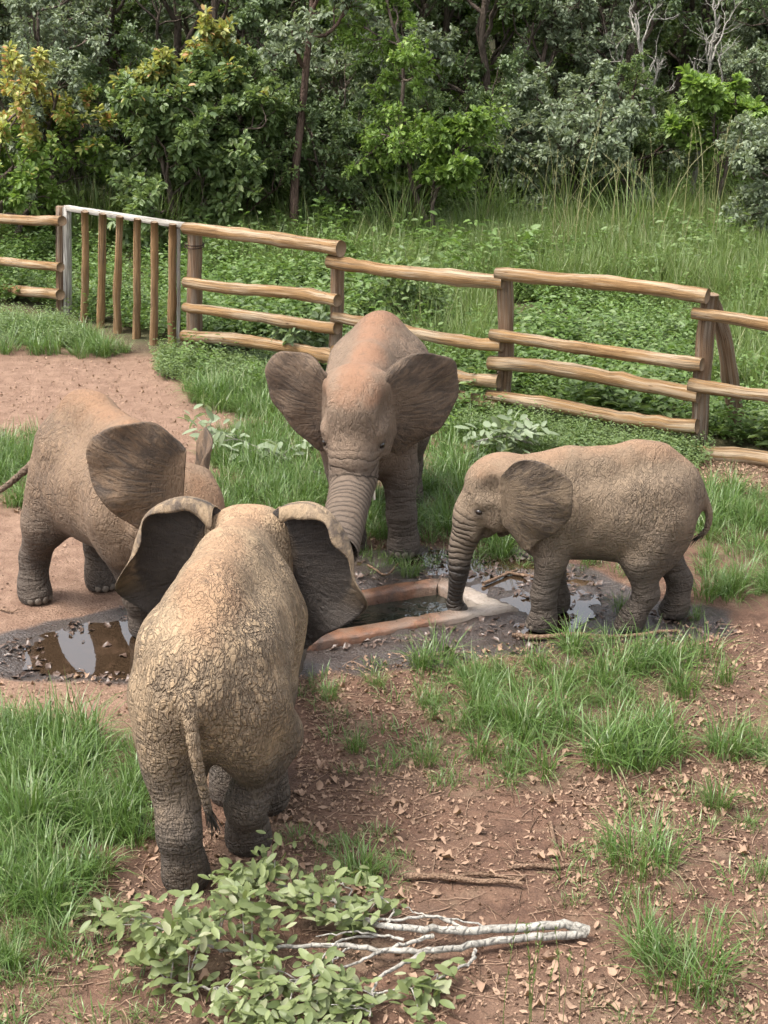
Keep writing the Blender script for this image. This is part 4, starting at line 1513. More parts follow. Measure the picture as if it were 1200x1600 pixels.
# ------------------------------------------------------------------ trees and shrubs
def grow(r, height, spread, trunk_r, stems=1, lean=.12, first=.3, n_main=7, twig=.5, leaf_len=0.056, per=22, up=.25, crown_mat=0, levels=3, start_h=0.0, droop=.2, flush=0.0, sway=.13):
    """returns (wood Buf, leaf Buf): a stem, limbs, twigs and leaves spread along the twigs"""
    wood, leaf = Buf(), Buf()
    anchors = []

    def limb(p, d, L, rad, lev):
        n = max(4, int(5 + 2 * (levels - lev)))
        pts, q, dd = [p], p.copy(), d / np.linalg.norm(d)
        for i in range(n):
            dd = dd + r.normal(size=3) * (sway if lev == 0 else .24) + np.array([0, 0, up * (.35 if lev else .3)])
            dd /= np.linalg.norm(dd)
            q = q + dd * L / n
            pts.append(q.copy())
        pts = np.array(pts)
        tp = np.linspace(1, .35 if lev < levels else .3, n + 1)
        add_tube(wood, pts, rad * tp, 7 if lev == 0 else (5 if lev == 1 else 3), False)
        if lev >= levels:
            anchors.append(pts)
            return
        if lev == levels - 1:
            anchors.append(pts[len(pts) // 2:])
        kids = n_main if lev == 0 else max(3, int(n_main * .62))
        for k in range(kids):
            t = (first + (1 - first) * (k + r.uniform(.2, .9)) / kids) if lev == 0 else r.uniform(.25, 1.0)
            f = t * n
            i = min(int(f), n - 1)
            p2 = pts[i] + (pts[i + 1] - pts[i]) * (f - i)
            a = r.uniform(0, 2 * math.pi) if lev else (k * 2.4 + r.uniform(-.5, .5))
            ax = pts[i + 1] - pts[i]
            ax /= np.linalg.norm(ax)
            s = np.cross(ax, [.3, .2, .9]); s /= np.linalg.norm(s) + 1e-9
            u = np.cross(s, ax)
            sidev = s * math.cos(a) + u * math.sin(a)
            if lev == 0:
                sidev[2] *= .3
            el = r.uniform(.35, .75)
            d2 = sidev * el + ax * (1 - el) * 1.1
            L2 = (spread * r.uniform(.6, 1.1) * (1.15 - .55 * t) if lev == 0 else L * r.uniform(.4, .68))
            limb(p2, d2, L2, rad * (.5 if lev == 0 else .55) * (1.2 - .5 * t), lev + 1)

    for s_ in range(stems):
        a = r.uniform(0, 6.28)
        d0 = np.array([math.cos(a) * lean * (1 + .9 * (stems > 1)), math.sin(a) * lean * (1 + .9 * (stems > 1)), 1.0])
        b0 = np.array([math.cos(a), math.sin(a), 0]) * (.06 * (stems > 1)) + np.array([0, 0, -.12])
        limb(b0, d0, height * r.uniform(.75, 1.0) if stems > 1 else height, trunk_r, 0)
    # leaves along the anchors
    P, D, U = [], [], []
    for pts in anchors:
        n = max(3, int(per))
        f = r.uniform(0.1, 1.0, n) * (len(pts) - 1)
        i = np.minimum(f.astype(int), len(pts) - 2)
        p = pts[i] + (pts[i + 1] - pts[i]) * (f - i)[:, None]
        ax = pts[i + 1] - pts[i]
        ax = ax / (np.linalg.norm(ax, axis=1)[:, None] + 1e-9)
        sd = r.normal(size=(n, 3))
        sd -= ax * (sd * ax).sum(1)[:, None]
        sd /= np.linalg.norm(sd, axis=1)[:, None] + 1e-9
        d = ax * r.uniform(.2, .9, n)[:, None] + sd + np.array([0, 0, -droop])
        P.append(p + sd * twig * .04); D.append(d)
        U.append(r.normal(size=(n, 3)) * .45 + np.array([0, 0, 1.0]))
    P, D, U = np.vstack(P), np.vstack(D), np.vstack(U)
    L = leaf_len * r.uniform(.65, 1.25, len(P))
    if flush > 0:
        top = P[:, 2] / P[:, 2].max() + .18 * noise2(P[:, 0] * 2.2, P[:, 1] * 2.2, 1.0, 3) * 2 + .05 * r.normal(size=len(P)) - .10 * P[:, 0]
        fl = top > np.quantile(top, 1 - flush)
        leaves(leaf, P[~fl], D[~fl], U[~fl], L[~fl], L[~fl] * .52)
        leaves(leaf, P[fl], D[fl], U[fl], L[fl], L[fl] * .52, 1)
    else:
        leaves(leaf, P, D, U, L, L * .52)
    return wood, leaf


def plant_meshes(name, bark, leafm, seed, **kw):
    r = np.random.default_rng(seed)
    w, l = grow(r, **kw)
    lm = [MAT[x] for x in (leafm if isinstance(leafm, (list, tuple)) else [leafm])]
    return w.mesh(name + '_wood', MAT[bark]), l.mesh(name + '_leaves', lm)


def put_plant(name, meshes, px, label, cat, group=None, rot=0.0, s=1.0, loc=None, wood_name='trunk', crown_name='crown'):
    p = G(*px) if loc is None else np.asarray(loc, float)
    p[2] = ground_h([p[0]], [p[1]])[0]
    o = thing(name, p, label, cat, group)
    o.rotation_euler = (0, 0, rot)
    o.scale = (s, s, s)
    link(wood_name, meshes[0], o)
    link(crown_name, meshes[1], o)
    return o


# single, recognisable plants
TREES = {}
TREES['flush'] = plant_meshes('flush_tree', 'bark', ('leaf_mid', 'leaf_flush'), 101, height=2.6, spread=1.15, trunk_r=.05, stems=3, n_main=9, first=.12, leaf_len=0.093, per=33, flush=.075, up=.2)
put_plant('tree', TREES['flush'], (265, 388), 'bushy tree with orange and yellow new leaves behind the gate', 'tree', None, .0, 1.12)
TREES['flush2'] = plant_meshes('flush_bush', 'bark', ('leaf_bright', 'leaf_flush'), 108, height=2.5, spread=1.0, trunk_r=.045, stems=3, n_main=8, first=.15, leaf_len=0.081, per=33, flush=.4, up=.2)
put_plant('tree', TREES['flush2'], (-6, 396), 'tree covered in pale yellow new leaves behind the short fence', 'tree', None, 1.0, 1.15)
TREES['tall'] = plant_meshes('slender_tree', 'bark_red', 'leaf_grey', 102, height=5.2, spread=1.5, trunk_r=.075, stems=1, lean=.01, sway=.035, n_main=9, first=.5, leaf_len=0.081, per=31)
put_plant('tree', TREES['tall'], (457, 392), 'tree with a bare dark reddish trunk behind the fence', 'tree', None, .4, 1.0)
TREES['sapling'] = plant_meshes('sapling', 'bark', 'leaf_bright', 113, height=4.2, spread=1.0, trunk_r=.045, stems=1, lean=.22, n_main=10, first=.22, leaf_len=0.068, per=26, up=.12)
put_plant('tree', TREES['sapling'], (692, 392), 'slender leaning sapling with light green leaves', 'tree', None, 2.6, 1.0)
TREES['greybush'] = plant_meshes('grey_bush', 'bark', 'leaf_grey', 104, height=2.0, spread=1.3, trunk_r=.05, stems=4, n_main=8, first=.15, leaf_len=0.081, per=36, up=.1)
put_plant('bush', TREES['greybush'], (905, 358), 'broad grey green bush among the tall grass stalks', 'bush', None, .7, 1.0)
TREES['brightbush'] = plant_meshes('bright_bush', 'bark', 'leaf_bright', 105, height=1.9, spread=.8, trunk_r=.035, stems=2, n_main=6, first=.45, leaf_len=0.105, per=33, up=.3)
put_plant('bush', TREES['brightbush'], (1106, 352), 'bright green small tree with clear stems in tall grass', 'tree', None, .2, 1.15)
put_plant('bush', TREES['brightbush'], (672, 402), 'shrub with bright green leaf tufts beside the leaning sapling', 'bush', None, 2.2, 1.0)
TREES['dead'] = (lambda w: w)(plant_meshes('bare_tree', 'bark_pale', 'straw', 106, height=4.2, spread=1.3, trunk_r=.05, stems=2, lean=.12, sway=.06, n_main=6, first=.45, leaf_len=0.020, per=3, up=.35, levels=3))
p = G(1064, 338)
p[2] = ground_h([p[0]], [p[1]])[0]
dead = thing('tree', p, 'bare pale branched tree with no leaves at the wood edge', 'tree')
link('trunk', TREES['dead'][0], dead)
TREES['rightbush'] = plant_meshes('right_bush', 'bark', 'leaf_grey', 107, height=1.9, spread=.95, trunk_r=.04, stems=4, n_main=7, first=.1, leaf_len=0.068, per=36, up=.1)
put_plant('bush', TREES['rightbush'], (1222, 400), 'grey green shrub growing behind the leaning fence brace', 'bush', None, .3, 1.05)
TREES['low'] = plant_meshes('low_shrub', 'bark', 'leaf_mid', 109, height=.75, spread=.6, trunk_r=.015, stems=5, n_main=5, first=.15, leaf_len=0.068, per=22, up=.1, levels=2)
put_plant('bush', TREES['low'], (640, 520), 'low leafy shrub behind the fence above the elephant\'s back', 'bush', None, .3, 1.15)
TREES['low2'] = plant_meshes('broadleaf_shrub', 'bark', 'leaf_dark', 110, height=.7, spread=.42, trunk_r=.014, stems=4, n_main=5, first=.2, leaf_len=0.096, per=21, up=.15, levels=2)
put_plant('bush', TREES['low2'], (492, 588), 'dark broad leaved seedling shrub growing in front of the rails', 'bush', None, 1.3, 1.0)

# the wood behind: several kinds, each tree a thing of its own
KINDS = []
spec = [('leaf_mid', 'bark', 201, dict(height=4.6, spread=1.6, trunk_r=.075, n_main=9, first=.22, leaf_len=0.081, per=31)),
        ('leaf_grey', 'bark', 202, dict(height=4.2, spread=1.6, trunk_r=.07, n_main=9, first=.2, leaf_len=0.081, per=31)),
        ('leaf_dark', 'bark', 203, dict(height=5.0, spread=1.8, trunk_r=.09, n_main=9, first=.25, leaf_len=0.089, per=31)),
        ('leaf_grey', 'bark', 204, dict(height=3.2, spread=1.3, trunk_r=.05, stems=3, n_main=8, first=.15, leaf_len=0.073, per=31)),
        ('leaf_mid', 'bark_red', 205, dict(height=3.0, spread=1.2, trunk_r=.045, stems=3, n_main=8, first=.12, leaf_len=0.073, per=31)),
        ('leaf_bright', 'bark', 206, dict(height=3.4, spread=1.1, trunk_r=.045, stems=2, n_main=8, first=.2, leaf_len=0.068, per=26)),
        ('leaf_dark', 'bark', 207, dict(height=2.4, spread=1.2, trunk_r=.04, stems=4, n_main=7, first=.1, leaf_len=0.073, per=31))]
for lm, bk, sd, kw in spec:
    KINDS.append(plant_meshes('wood_tree', bk, lm, sd, **kw))
KLAB = ['mid green leafy tree in the wood behind the fence', 'grey green leafy tree in the wood behind the fence', 'tall dark leaved tree in the wood behind the fence',
        'many stemmed grey green bush at the wood edge', 'many stemmed mid green bush at the wood edge', 'light yellow green young tree at the wood edge', 'dark leaved bush in the shade of the wood']
r = np.random.default_rng(77)
spots = []
# rows: (photo y of the foot, x range, spacing)
hand = [(60, 366, 3, .9, 'grey green bush behind the short fence near the gate post'), (150, 376, 1, .85, 'grey green tree close behind the gate\'s uprights'), (95, 350, 1, .95, 'grey green tree between the yellow tree and the orange tipped tree'),
        (215, 350, 6, 1.0, 'dark bush hidden behind the orange tipped tree'), (345, 376, 4, .9, 'mid green bush beside the orange tipped tree'), (395, 352, 6, 1.1, 'dark bush between the orange tipped tree and the reddish trunk'),
        (330, 335, 2, 1.0, 'dark tree rising behind the orange tipped tree'), (420, 322, 0, 1.0, 'mid green tree behind the bare reddish trunk'), (545, 372, 6, .9, 'dark bush between the reddish trunk and the leaning sapling'),
        (570, 350, 3, 1.0, 'grey green bush near the leaning sapling'), (600, 330, 0, 1.05, 'mid green tree behind the leaning sapling'), (560, 305, 2, 1.1, 'tall dark tree behind the leaning sapling'), (640, 368, 4, .75, 'small mid green bush at the foot of the leaning sapling'),
        (770, 345, 6, .85, 'dark bush between the sapling and the broad grey bush'), (735, 318, 2, 1.0, 'dark tree between the sapling and the broad grey bush'), (820, 322, 1, .95, 'grey green tree behind the broad grey bush'),
        (975, 348, 4, .75, 'mid green bush joined to the broad grey bush'), (985, 300, 1, .85, 'grey green tree in front of the bare pale tree'), (1165, 330, 3, .8, 'grey green bush beside the clear stemmed small tree'),
        (880, 285, 0, 1.0, None), (960, 280, 2, 1.0, None), (1140, 270, 0, 1.0, 'mid green tree beside the bare pale tree'), (1215, 300, 2, 1.0, None), (700, 290, 5, 1.15, 'light yellow green tree behind the leaning sapling'), (620, 275, 2, 1.1, None), (480, 290, 1, 1.1, None),
        (260, 300, 2, 1.1, None), (120, 300, 0, 1.1, None), (20, 310, 2, 1.0, None), (-60, 340, 1, 1.0, None), (-40, 300, 0, 1.1, None), (1265, 335, 0, 1.0, None), (1280, 290, 1, 1.0, None)]
for x, y, k, s, lab in hand:
    spots.append((G(x, y), k, s, lab))
for yy, nx in ((258, 11), (235, 12), (215, 14), (195, 15)):
    for q in range(nx):
        x = -140 + 1480 * (q + r.uniform(.15, .85)) / nx
        spots.append((G(x, yy + r.uniform(-10, 10)), int(r.choice([0, 0, 1, 1, 2, 2, 3, 5])), r.uniform(.95, 1.3), None))
for p, k, s, lab in spots:
    put_plant('bush' if k in (3, 4, 6) else 'tree', KINDS[k], None, lab or KLAB[k], 'bush' if k in (3, 4, 6) else 'tree', KLAB[k].replace('tree', 'trees').replace('bush', 'bushes'), r.uniform(0, 6.28), s, loc=p)

# far wood: reads as one mass
far = []
for yy in np.linspace(38, 78, 9):
    n = int(14 + yy * .5)
    for q in range(n):
        far.append(((q + r.uniform(.1, .9)) / n * yy * 1.3 - yy * .65, yy + r.uniform(-2.2, 2.2)))
far = np.array(far)
far = np.column_stack([far, ground_h(far[:, 0], far[:, 1])])
scatter('far_wood', [KINDS[0][1], KINDS[2][1], KINDS[1][1]], far, r.uniform(0, 6.28, len(far)), r.uniform(1.0, 1.5, len(far)), 'distant wood closing the view behind the nearer trees', 'wood')

# ------------------------------------------------------------------ grasses and herbs
r = np.random.default_rng(55)
tuft = [grass_clump(int(r.integers(38, 60)), .36, .085, r, width=.0088, lean=(.15, 1.7)).mesh('tuft', MAT['grass']) for _ in range(7)]
short = [grass_clump(26, .11, .09, r, lean=(.4, 1.4), width=.006).mesh('short_tuft', MAT['grass']) for _ in range(3)]
tall = [grass_clump(46, .85, .14, r, lean=(.05, .8), width=.011, seg=5).mesh('tall_tuft', MAT['grass_far']) for _ in range(4)]


def herb(n_stem, h, r, leaf_len, mat):
    b = Buf()
    P, D, U, L = [], [], [], []
    for s_ in range(n_stem):
        a = r.uniform(0, 6.28); rad = r.uniform(0, .16)
        base = np.array([math.cos(a) * rad, math.sin(a) * rad, -.01])
        top = base + np.array([math.cos(a) * .12, math.sin(a) * .12, h * r.uniform(.55, 1.1)]) * [1, 1, 1]
        k = 9
        for q in range(k):
            t = .2 + .8 * q / (k - 1)
            p = base + (top - base) * t
            aa = q * 2.4 + r.uniform(-.4, .4)
            P.append(p); D.append([math.cos(aa), math.sin(aa), r.uniform(.0, .6)]); U.append([r.normal() * .3, r.normal() * .3, 1]); L.append(leaf_len * (1.2 - .5 * t) * r.uniform(.7, 1.2))
    leaves(b, np.array(P), np.array(D), np.array(U), np.array(L), np.array(L) * .45)
    return b.mesh('herb', mat)


herbs = [herb(9, .34, r, .075, MAT['herb']), herb(7, .5, r, .095, MAT['herb']), herb(11, .22, r, .05, MAT['leaf_bright']), herb(6, .42, r, .11, MAT['leaf_mid'])]
herbs_d = [herb(12, .30, r, .055, MAT['leaf_mid']) for _ in range(3)]

# near grass patches (photo outlines -> ground)
g_patch = [(gpoly([(-60, 1150), (60, 1140), (150, 1165), (235, 1205), (245, 1260), (225, 1330), (140, 1345), (95, 1400), (90, 1480), (30, 1520), (-60, 1540)]), 2.4),
           (gpoly([(640, 1090), (690, 1040), (800, 1060), (930, 1010), (1020, 1030), (1000, 1080), (1040, 1130), (1050, 1180), (950, 1185), (880, 1170), (860, 1235), (760, 1235), (730, 1190), (800, 1150), (720, 1150), (650, 1120)]), 1.0),
           (gpoly([(1050, 1035), (1130, 1040), (1150, 1080), (1060, 1090)]), .9),
           (gpoly([(1135, 1150), (1260, 1110), (1260, 1210), (1150, 1195)]), 1.0),
           (gpoly([(-40, 700), (55, 690), (60, 790), (-40, 800)]), 1.2),
           (gpoly([(325, 690), (420, 660), (500, 700), (520, 760), (520, 800), (330, 815)]), 1.3),
           (gpoly([(565, 790), (640, 760), (720, 750), (740, 820), (660, 840), (570, 850)]), .9),
           (gpoly([(745, 800), (820, 790), (815, 860), (760, 870)]), 1.0),
           (gpoly([(1095, 775), (1260, 770), (1260, 940), (1120, 940), (1095, 880)]), 1.2),
           (gpoly([(650, 690), (760, 690), (800, 720), (700, 760), (660, 730)]), .5),
           (gpoly([(300, 610), (460, 610), (460, 660), (330, 640)]), 1.4), (gpoly([(-60, 515), (120, 525), (200, 550), (150, 566), (100, 556), (-60, 552)]), .9), (gpoly([(700, 660), (900, 690), (860, 720), (700, 690)]), .7)]
P = points_in(g_patch, 1800, r, .14)
P = P[fbm(P[:, 0], P[:, 1], 2.6, 91) + .3 * r.normal(size=len(P)) > -.14]
P = P[np.abs(P[:, 0]) < 6]
scatter('grass', tuft, P, r.uniform(0, 6.28, len(P)), r.uniform(.4, 1.0, len(P)) * (1 + .5 * fbm(P[:, 0], P[:, 1], 1.5, 92)), 'green grass growing in thick patches on the clearing', 'grass', tilt=r.normal(size=(len(P), 2)) * .12)
# sparse short grass
g_sparse = [(gpoly([(-60, 1500), (200, 1420), (250, 1600), (-60, 1700)]), 1.0), (gpoly([(470, 1060), (700, 1040), (720, 1240), (600, 1250), (470, 1150)]), .5), (gpoly([(700, 1200), (1240, 1190), (1240, 1320), (900, 1340)]), .35),
            (gpoly([(480, 1300), (640, 1310), (640, 1400), (480, 1400)]), 1.3), (gpoly([(560, 700), (760, 660), (900, 880), (560, 900)]), .8), (gpoly([(880, 860), (1000, 880), (960, 930)]), .8), (gpoly([(900, 1380), (1240, 1380), (1240, 1600), (900, 1600)]), .4)]
P = points_in(g_sparse, 420, r, .1)
scatter('short_grass', short, P, r.uniform(0, 6.28, len(P)), r.uniform(.5, 1.3, len(P)), 'sparse short grass sprouting from the bare soil', 'grass', tilt=r.normal(size=(len(P), 2)) * .1)

# weeds along and behind the fence
w_poly = [(gpoly([(-250, 470), (60, 476), (150, 500), (245, 524), (290, 530), (520, 584), (780, 626), (1090, 680), (1500, 750), (1500, 560), (1100, 395), (800, 380), (500, 380), (100, 400), (-250, 390)]), 1.0),
          (gpoly([(255, 560), (480, 600), (480, 640), (330, 600)]), .8), (gpoly([(640, 610), (800, 660), (800, 690), (640, 680)]), .8)]
P = points_in(w_poly, 4600, r, .15)
P = P[fbm(P[:, 0], P[:, 1], 1.1, 61) + .3 * r.normal(size=len(P)) > -.22]
path = gpoly([(790, 470), (850, 490), (820, 520), (770, 500)])
keep = poly_sd(P[:, :2], path) > 0
P = P[keep]
scatter('weeds', herbs, P, r.uniform(0, 6.28, len(P)), r.uniform(.5, 1.2, len(P)) * (1 + .9 * fbm(P[:, 0], P[:, 1], .9, 62)), 'light green leafy weeds carpeting the ground around the fence', 'weeds')
d_poly = [(gpoly([(262, 560), (420, 566), (480, 600), (460, 640), (380, 615), (270, 590)]), 1.0), (gpoly([(-60, 490), (100, 505), (130, 535), (90, 545), (-60, 535)]), .6), (gpoly([(690, 640), (770, 660), (780, 700), (690, 670)]), .8), (gpoly([(780, 655), (1090, 705), (1085, 735), (960, 725), (780, 695)]), 1.0)]
P = points_in(d_poly, 760, r, .1)
scatter('herb_cover', herbs_d, P, r.uniform(0, 6.28, len(P)), r.uniform(.4, .85, len(P)), 'darker small leaved ground plants at the foot of the fence', 'plants')
g_f = [(gpoly([(300, 380), (560, 380), (560, 440), (300, 440)]), .5),
       (gpoly([(700, 380), (1240, 340), (1300, 520), (1100, 480), (720, 430)]), .9), (gpoly([(600, 440), (760, 440), (760, 520), (600, 500)]), .4)]
g_f += [(gpoly([(560, 400), (800, 395), (1000, 420), (1100, 500), (800, 470), (600, 440)]), .5), (gpoly([(1100, 480), (1400, 560), (1400, 700), (1120, 640)]), .35), (gpoly([(640, 520), (770, 530), (770, 600), (660, 590)]), .4)]
P = points_in(g_f, 1700, r, .3)
scatter('tall_grass', tall, P, r.uniform(0, 6.28, len(P)), r.uniform(.35, .95, len(P)), 'tall pale green grass standing behind the fence', 'grass', tilt=r.normal(size=(len(P), 2)) * .12)
# forest floor undergrowth
u_poly = [(np.array([[-14, 23], [14, 23], [22, 42], [-22, 42]], float), 1.0)]
P = points_in(u_poly, 3600, r)
scatter('undergrowth', herbs + tall[:2], P, r.uniform(0, 6.28, len(P)), r.uniform(.8, 1.9, len(P)), 'mixed low undergrowth on the floor of the wood', 'undergrowth')

# ------------------------------------------------------------------ stalks behind the fence
r = np.random.default_rng(66)


def stalk_clump(n, h, r):
    b = Buf()
    for k in range(n):
        a = r.uniform(0, 6.28)
        hh = h * r.uniform(.6, 1.1)
        ln = r.uniform(.05, .5)
        t = np.linspace(0, 1, 8)
        pts = np.column_stack([np.cos(a) * ln * hh * t ** 2.2, np.sin(a) * ln * hh * t ** 2.2, hh * (t - ln * .45 * t ** 3)]) + [r.normal() * .05, r.normal() * .05, 0]
        add_tube(b, pts, np.linspace(.006, .0025, 8), 3, False)
        n2 = 9                                                     # seed head
        f = r.uniform(.78, 1.0, n2)
        i = np.minimum((f * 7).astype(int), 6)
        p = pts[i] + (pts[i + 1] - pts[i]) * (f * 7 - i)[:, None]
        L = np.full(n2, .05)
        leaves(b, p, r.normal(size=(n2, 3)) * .15 + [0, 0, .8], r.normal(size=(n2, 3)), L, L * .15)
    return b.mesh('stalks', MAT['straw'])


stalks = [stalk_clump(2, 1.9, r) for _ in range(4)]
P = points_in([(gpoly([(840, 395), (1120, 380), (1120, 430), (860, 440)]), 1.0), (gpoly([(500, 380), (760, 375), (760, 400), (500, 400)]), .4)], 26, r)
scatter('seed_stalks', stalks, P, r.uniform(0, 6.28, len(P)), r.uniform(.7, 1.25, len(P)), 'thin yellowish seed stalks rising above the tall grass', 'stalks')

# ------------------------------------------------------------------ dead leaves on the soil
def dead_leaf(r):
    """oval leaf, curled along its length and across"""
    n, m = 6, 3
    t = np.linspace(0, 1, n)
    w = .30 * np.sin(np.clip(t * .94 + .04, 0, 1) * math.pi) ** .8 * r.uniform(.6, 1.25) * (1 + .22 * r.normal(size=n))
    w = np.clip(w, .03, .5)
    c1, c2 = r.uniform(-.8, 1.6), r.uniform(-1.0, 2.2)
    V = []
    for i in range(n):
        for j in range(m):
            s_ = (j - 1) * w[i]
            V.append([t[i] - .5, s_, c1 * (t[i] - .5) ** 2 * .6 + c2 * s_ * s_ * 2.5 + r.normal() * .035])
    V = np.array(V)
    i, j = np.meshgrid(np.arange(n - 1), np.arange(m - 1), indexing='ij')
    a = (i * m + j).ravel()
    b = Buf()
    b.add(V - [0, 0, V[:, 2].min()], np.stack([a, a + m, a + m + 1, a + 1], -1))
    return b


dl = [dead_leaf(r).mesh('dead_leaf', MAT['litter']) for _ in range(14)]
dlw = [dead_leaf(r).mesh('wet_leaf', MAT['litter_wet']) for _ in range(5)]
lit = [(gpoly([(470, 1060), (700, 1240), (1300, 1190), (1300, 1700), (-100, 1700), (-100, 1500), (100, 1400), (250, 1330), (470, 1240)]), 1.0),
       (gpoly([(860, 1000), (1300, 960), (1300, 1200), (700, 1240), (480, 1200), (470, 1060)]), .7),
       (gpoly([(-100, 1065), (230, 1065), (230, 1160), (-100, 1150)]), .3), (gpoly([(-100, 560), (300, 560), (480, 700), (60, 900), (-100, 900)]), .10),
       (gpoly([(1090, 720), (1300, 745), (1300, 790), (1110, 770)]), 2.0), (gpoly([(560, 700), (760, 680), (760, 860), (560, 860)]), .25)]
P = points_in(lit, 34000, r, .1)
dens = fbm(P[:, 0], P[:, 1], 1.7, 44) + .35 * r.normal(size=len(P))
P = P[dens > -.12]
P[:, 2] += .004
sz = .010 + .042 * r.beta(1.0, 3.6, len(P)) + .022 * (r.uniform(size=len(P)) < .07)
d2 = np.hypot(P[:, 0], P[:, 1])
pp = to_px(P)
vis = (pp[:, 0] > 5) & (pp[:, 0] < 1195) & (pp[:, 1] < 1595) & (pp[:, 1] > 1050)
score = np.where(vis, sz / d2, 0)
big = np.argsort(-score)[:300]
rest_ = np.setdiff1d(np.arange(len(P)), big)
scatter('leaf_litter', dl, P[rest_], r.uniform(0, 6.28, len(rest_)), sz[rest_], 'dry brown leaf litter strewn over the bare soil', 'leaf litter', tilt=r.normal(size=(len(rest_), 2)) * .45)
for k, q in enumerate(big):
    o = link('dead_leaf', dl[k % len(dl)], None, P[q] + [0, 0, .004], 'single large curled dry leaf lying on the bare soil', 'leaf', 'large dry leaves on the soil')
    s_ = float(sz[q]) * 1.25
    o.scale = (s_, s_, s_)
    o.rotation_euler = (r.normal() * .3, r.normal() * .3, r.uniform(0, 6.28))
# wet debris in the mud
P = points_in([(MUD, 1.0)], 1500, r, .05)
P = P[(poly_sd(P[:, :2], PUDDLE_L) > -.06) | (r.uniform(size=len(P)) < .12)]
keep = poly_sd(P[:, :2], TROUGH) > .03
P = P[keep & (fbm(P[:, 0], P[:, 1], 2.4, 47) > -.1)]
P[:, 2] = np.maximum(P[:, 2], -.013) + .002
scatter('mud_debris', dlw, P, r.uniform(0, 6.28, len(P)), r.uniform(.025, .075, len(P)), 'wet leaf scraps and debris trodden into the mud', 'debris', tilt=r.normal(size=(len(P), 2)) * .25)
# fine twigs
tw = []
for k in range(6):
    b = Buf()
    n = 6
    pts = np.cumsum(np.column_stack([np.full(n, .2), r.normal(size=n) * .025, r.normal(size=n) * .012]), 0)
    add_tube(b, pts - pts.mean(0) + [0, 0, .02], np.linspace(.016, .008, n), 4, False)
    tw.append(b.mesh('twig', MAT['litter' if k % 2 else 'stick']))
P = points_in(lit[:2] + lit[4:5], 2600, r, .1)
scatter('twigs', tw, P + [0, 0, .004], r.uniform(0, 6.28, len(P)), r.uniform(.05, .22, len(P)), 'thin dry twigs scattered among the leaf litter', 'twigs')
# soil crumbs and little clods
cl = []
for k in range(4):
    V = np.array([[x, y, z] for x in (-1, 1) for y in (-1, 1) for z in (-1, 1)], float)
    u, w = np.meshgrid(np.linspace(0, math.pi, 6), np.arange(7) * 2 * math.pi / 7, indexing='ij')
    S = np.stack([np.sin(u) * np.cos(w), np.sin(u) * np.sin(w), np.cos(u) * .7], -1).reshape(-1, 3) * (1 + .18 * r.normal(size=(42, 1)))
    i, j = np.meshgrid(np.arange(5), np.arange(7), indexing='ij')
    F = np.stack([i * 7 + j, (i + 1) * 7 + j, (i + 1) * 7 + (j + 1) % 7, i * 7 + (j + 1) % 7], -1).reshape(-1, 4)
    b = Buf(); b.add(S, F)
    cl.append(b.mesh('clod', MAT['soil']))
P = points_in([(gpoly([(-100, 1065), (1300, 1000), (1300, 1700), (-100, 1700)]), 1.0), (gpoly([(-100, 560), (300, 560), (480, 700), (60, 960), (-100, 960)]), .5)], 2600, r)
scatter('soil_crumbs', cl, P, r.uniform(0, 6.28, len(P)), .004 + .016 * r.beta(1, 5, len(P)), 'small crumbs of red earth on the bare ground', 'soil')

# ------------------------------------------------------------------ dead sticks lying about, each a thing
sticks = [([(632, 1366), (690, 1370), (760, 1376), (818, 1382)], .022, 'thickest dead stick lying beyond the fallen leafy branch'),
          ([(700, 1372), (740, 1366), (810, 1372), (822, 1368)], .012, 'thin forked stick lying along the thickest dead stick'),
          ([(860, 1280), (866, 1310), (880, 1345)], .012, 'short upright leaning dead twig among the dry leaves'),
          ([(800, 1352), (850, 1352), (900, 1350)], .016, 'dark short stick beside the leaning twig'),
          ([(800, 990), (880, 992), (960, 990), (1060, 985)], .02, 'long thin stick lying at the feet of the smallest elephant'),
          ([(755, 908), (785, 895), (808, 886)], .016, 'dark wet stick lying in the shallow pool'),
          ([(790, 890), (840, 898), (870, 902)], .014, 'black wet stick reaching across the pool to the foreleg'),
          ([(575, 880), (600, 896), (622, 880)], .012, 'thin black stick on the mud beyond the trough'),
          ([(0, 950), (15, 955), (30, 952)], .008, 'tiny twig on pale soil behind the puddle'),
          ([(640, 1400), (610, 1420), (560, 1440)], .008, 'thin curved twig beside the branch leaves')]
for pts, rad, lab in sticks:
    b = Buf()
    W = np.array([G(x, y, rad * 1.1 + .012) for x, y in pts])
    W = catmull(W, 12)
    W[:, 2] = ground_h(W[:, 0], W[:, 1]) + rad + .012 * np.abs(np.sin(np.linspace(0, 5, 12)))
    W[:, 2] = np.maximum(W[:, 2], rad * .4)
    o0 = W[0].copy()
    add_tube(b, W - o0, rad * np.linspace(1, .55, 12) * (1 + .12 * r.normal(size=12)), 7, True, 0, 0, .05, r)
    link('dead_stick', b.mesh('dead_stick', MAT['stick']), None, o0, lab, 'stick')

# ------------------------------------------------------------------ leafy branches broken off and thrown down
def leaf_shape(r):
    n, m = 7, 3
    t = np.linspace(0, 1, n)
    w = .21 * np.sin(np.clip(t * .9 + .06, 0, 1) * math.pi) ** .75
    w[-1] = .03
    cu, fo = r.uniform(-.1, .35), r.uniform(.1, .5)
    V = np.array([[t[i], (j - 1) * w[i], -cu * t[i] ** 2 * .5 + abs(j - 1) * w[i] * fo] for i in range(n) for j in range(m)])
    i, j = np.meshgrid(np.arange(n - 1), np.arange(m - 1), indexing='ij')
    a = (i * m + j).ravel()
    return V, np.stack([a, a + m, a + m + 1, a + 1], -1)


LS = [leaf_shape(r) for _ in range(6)]


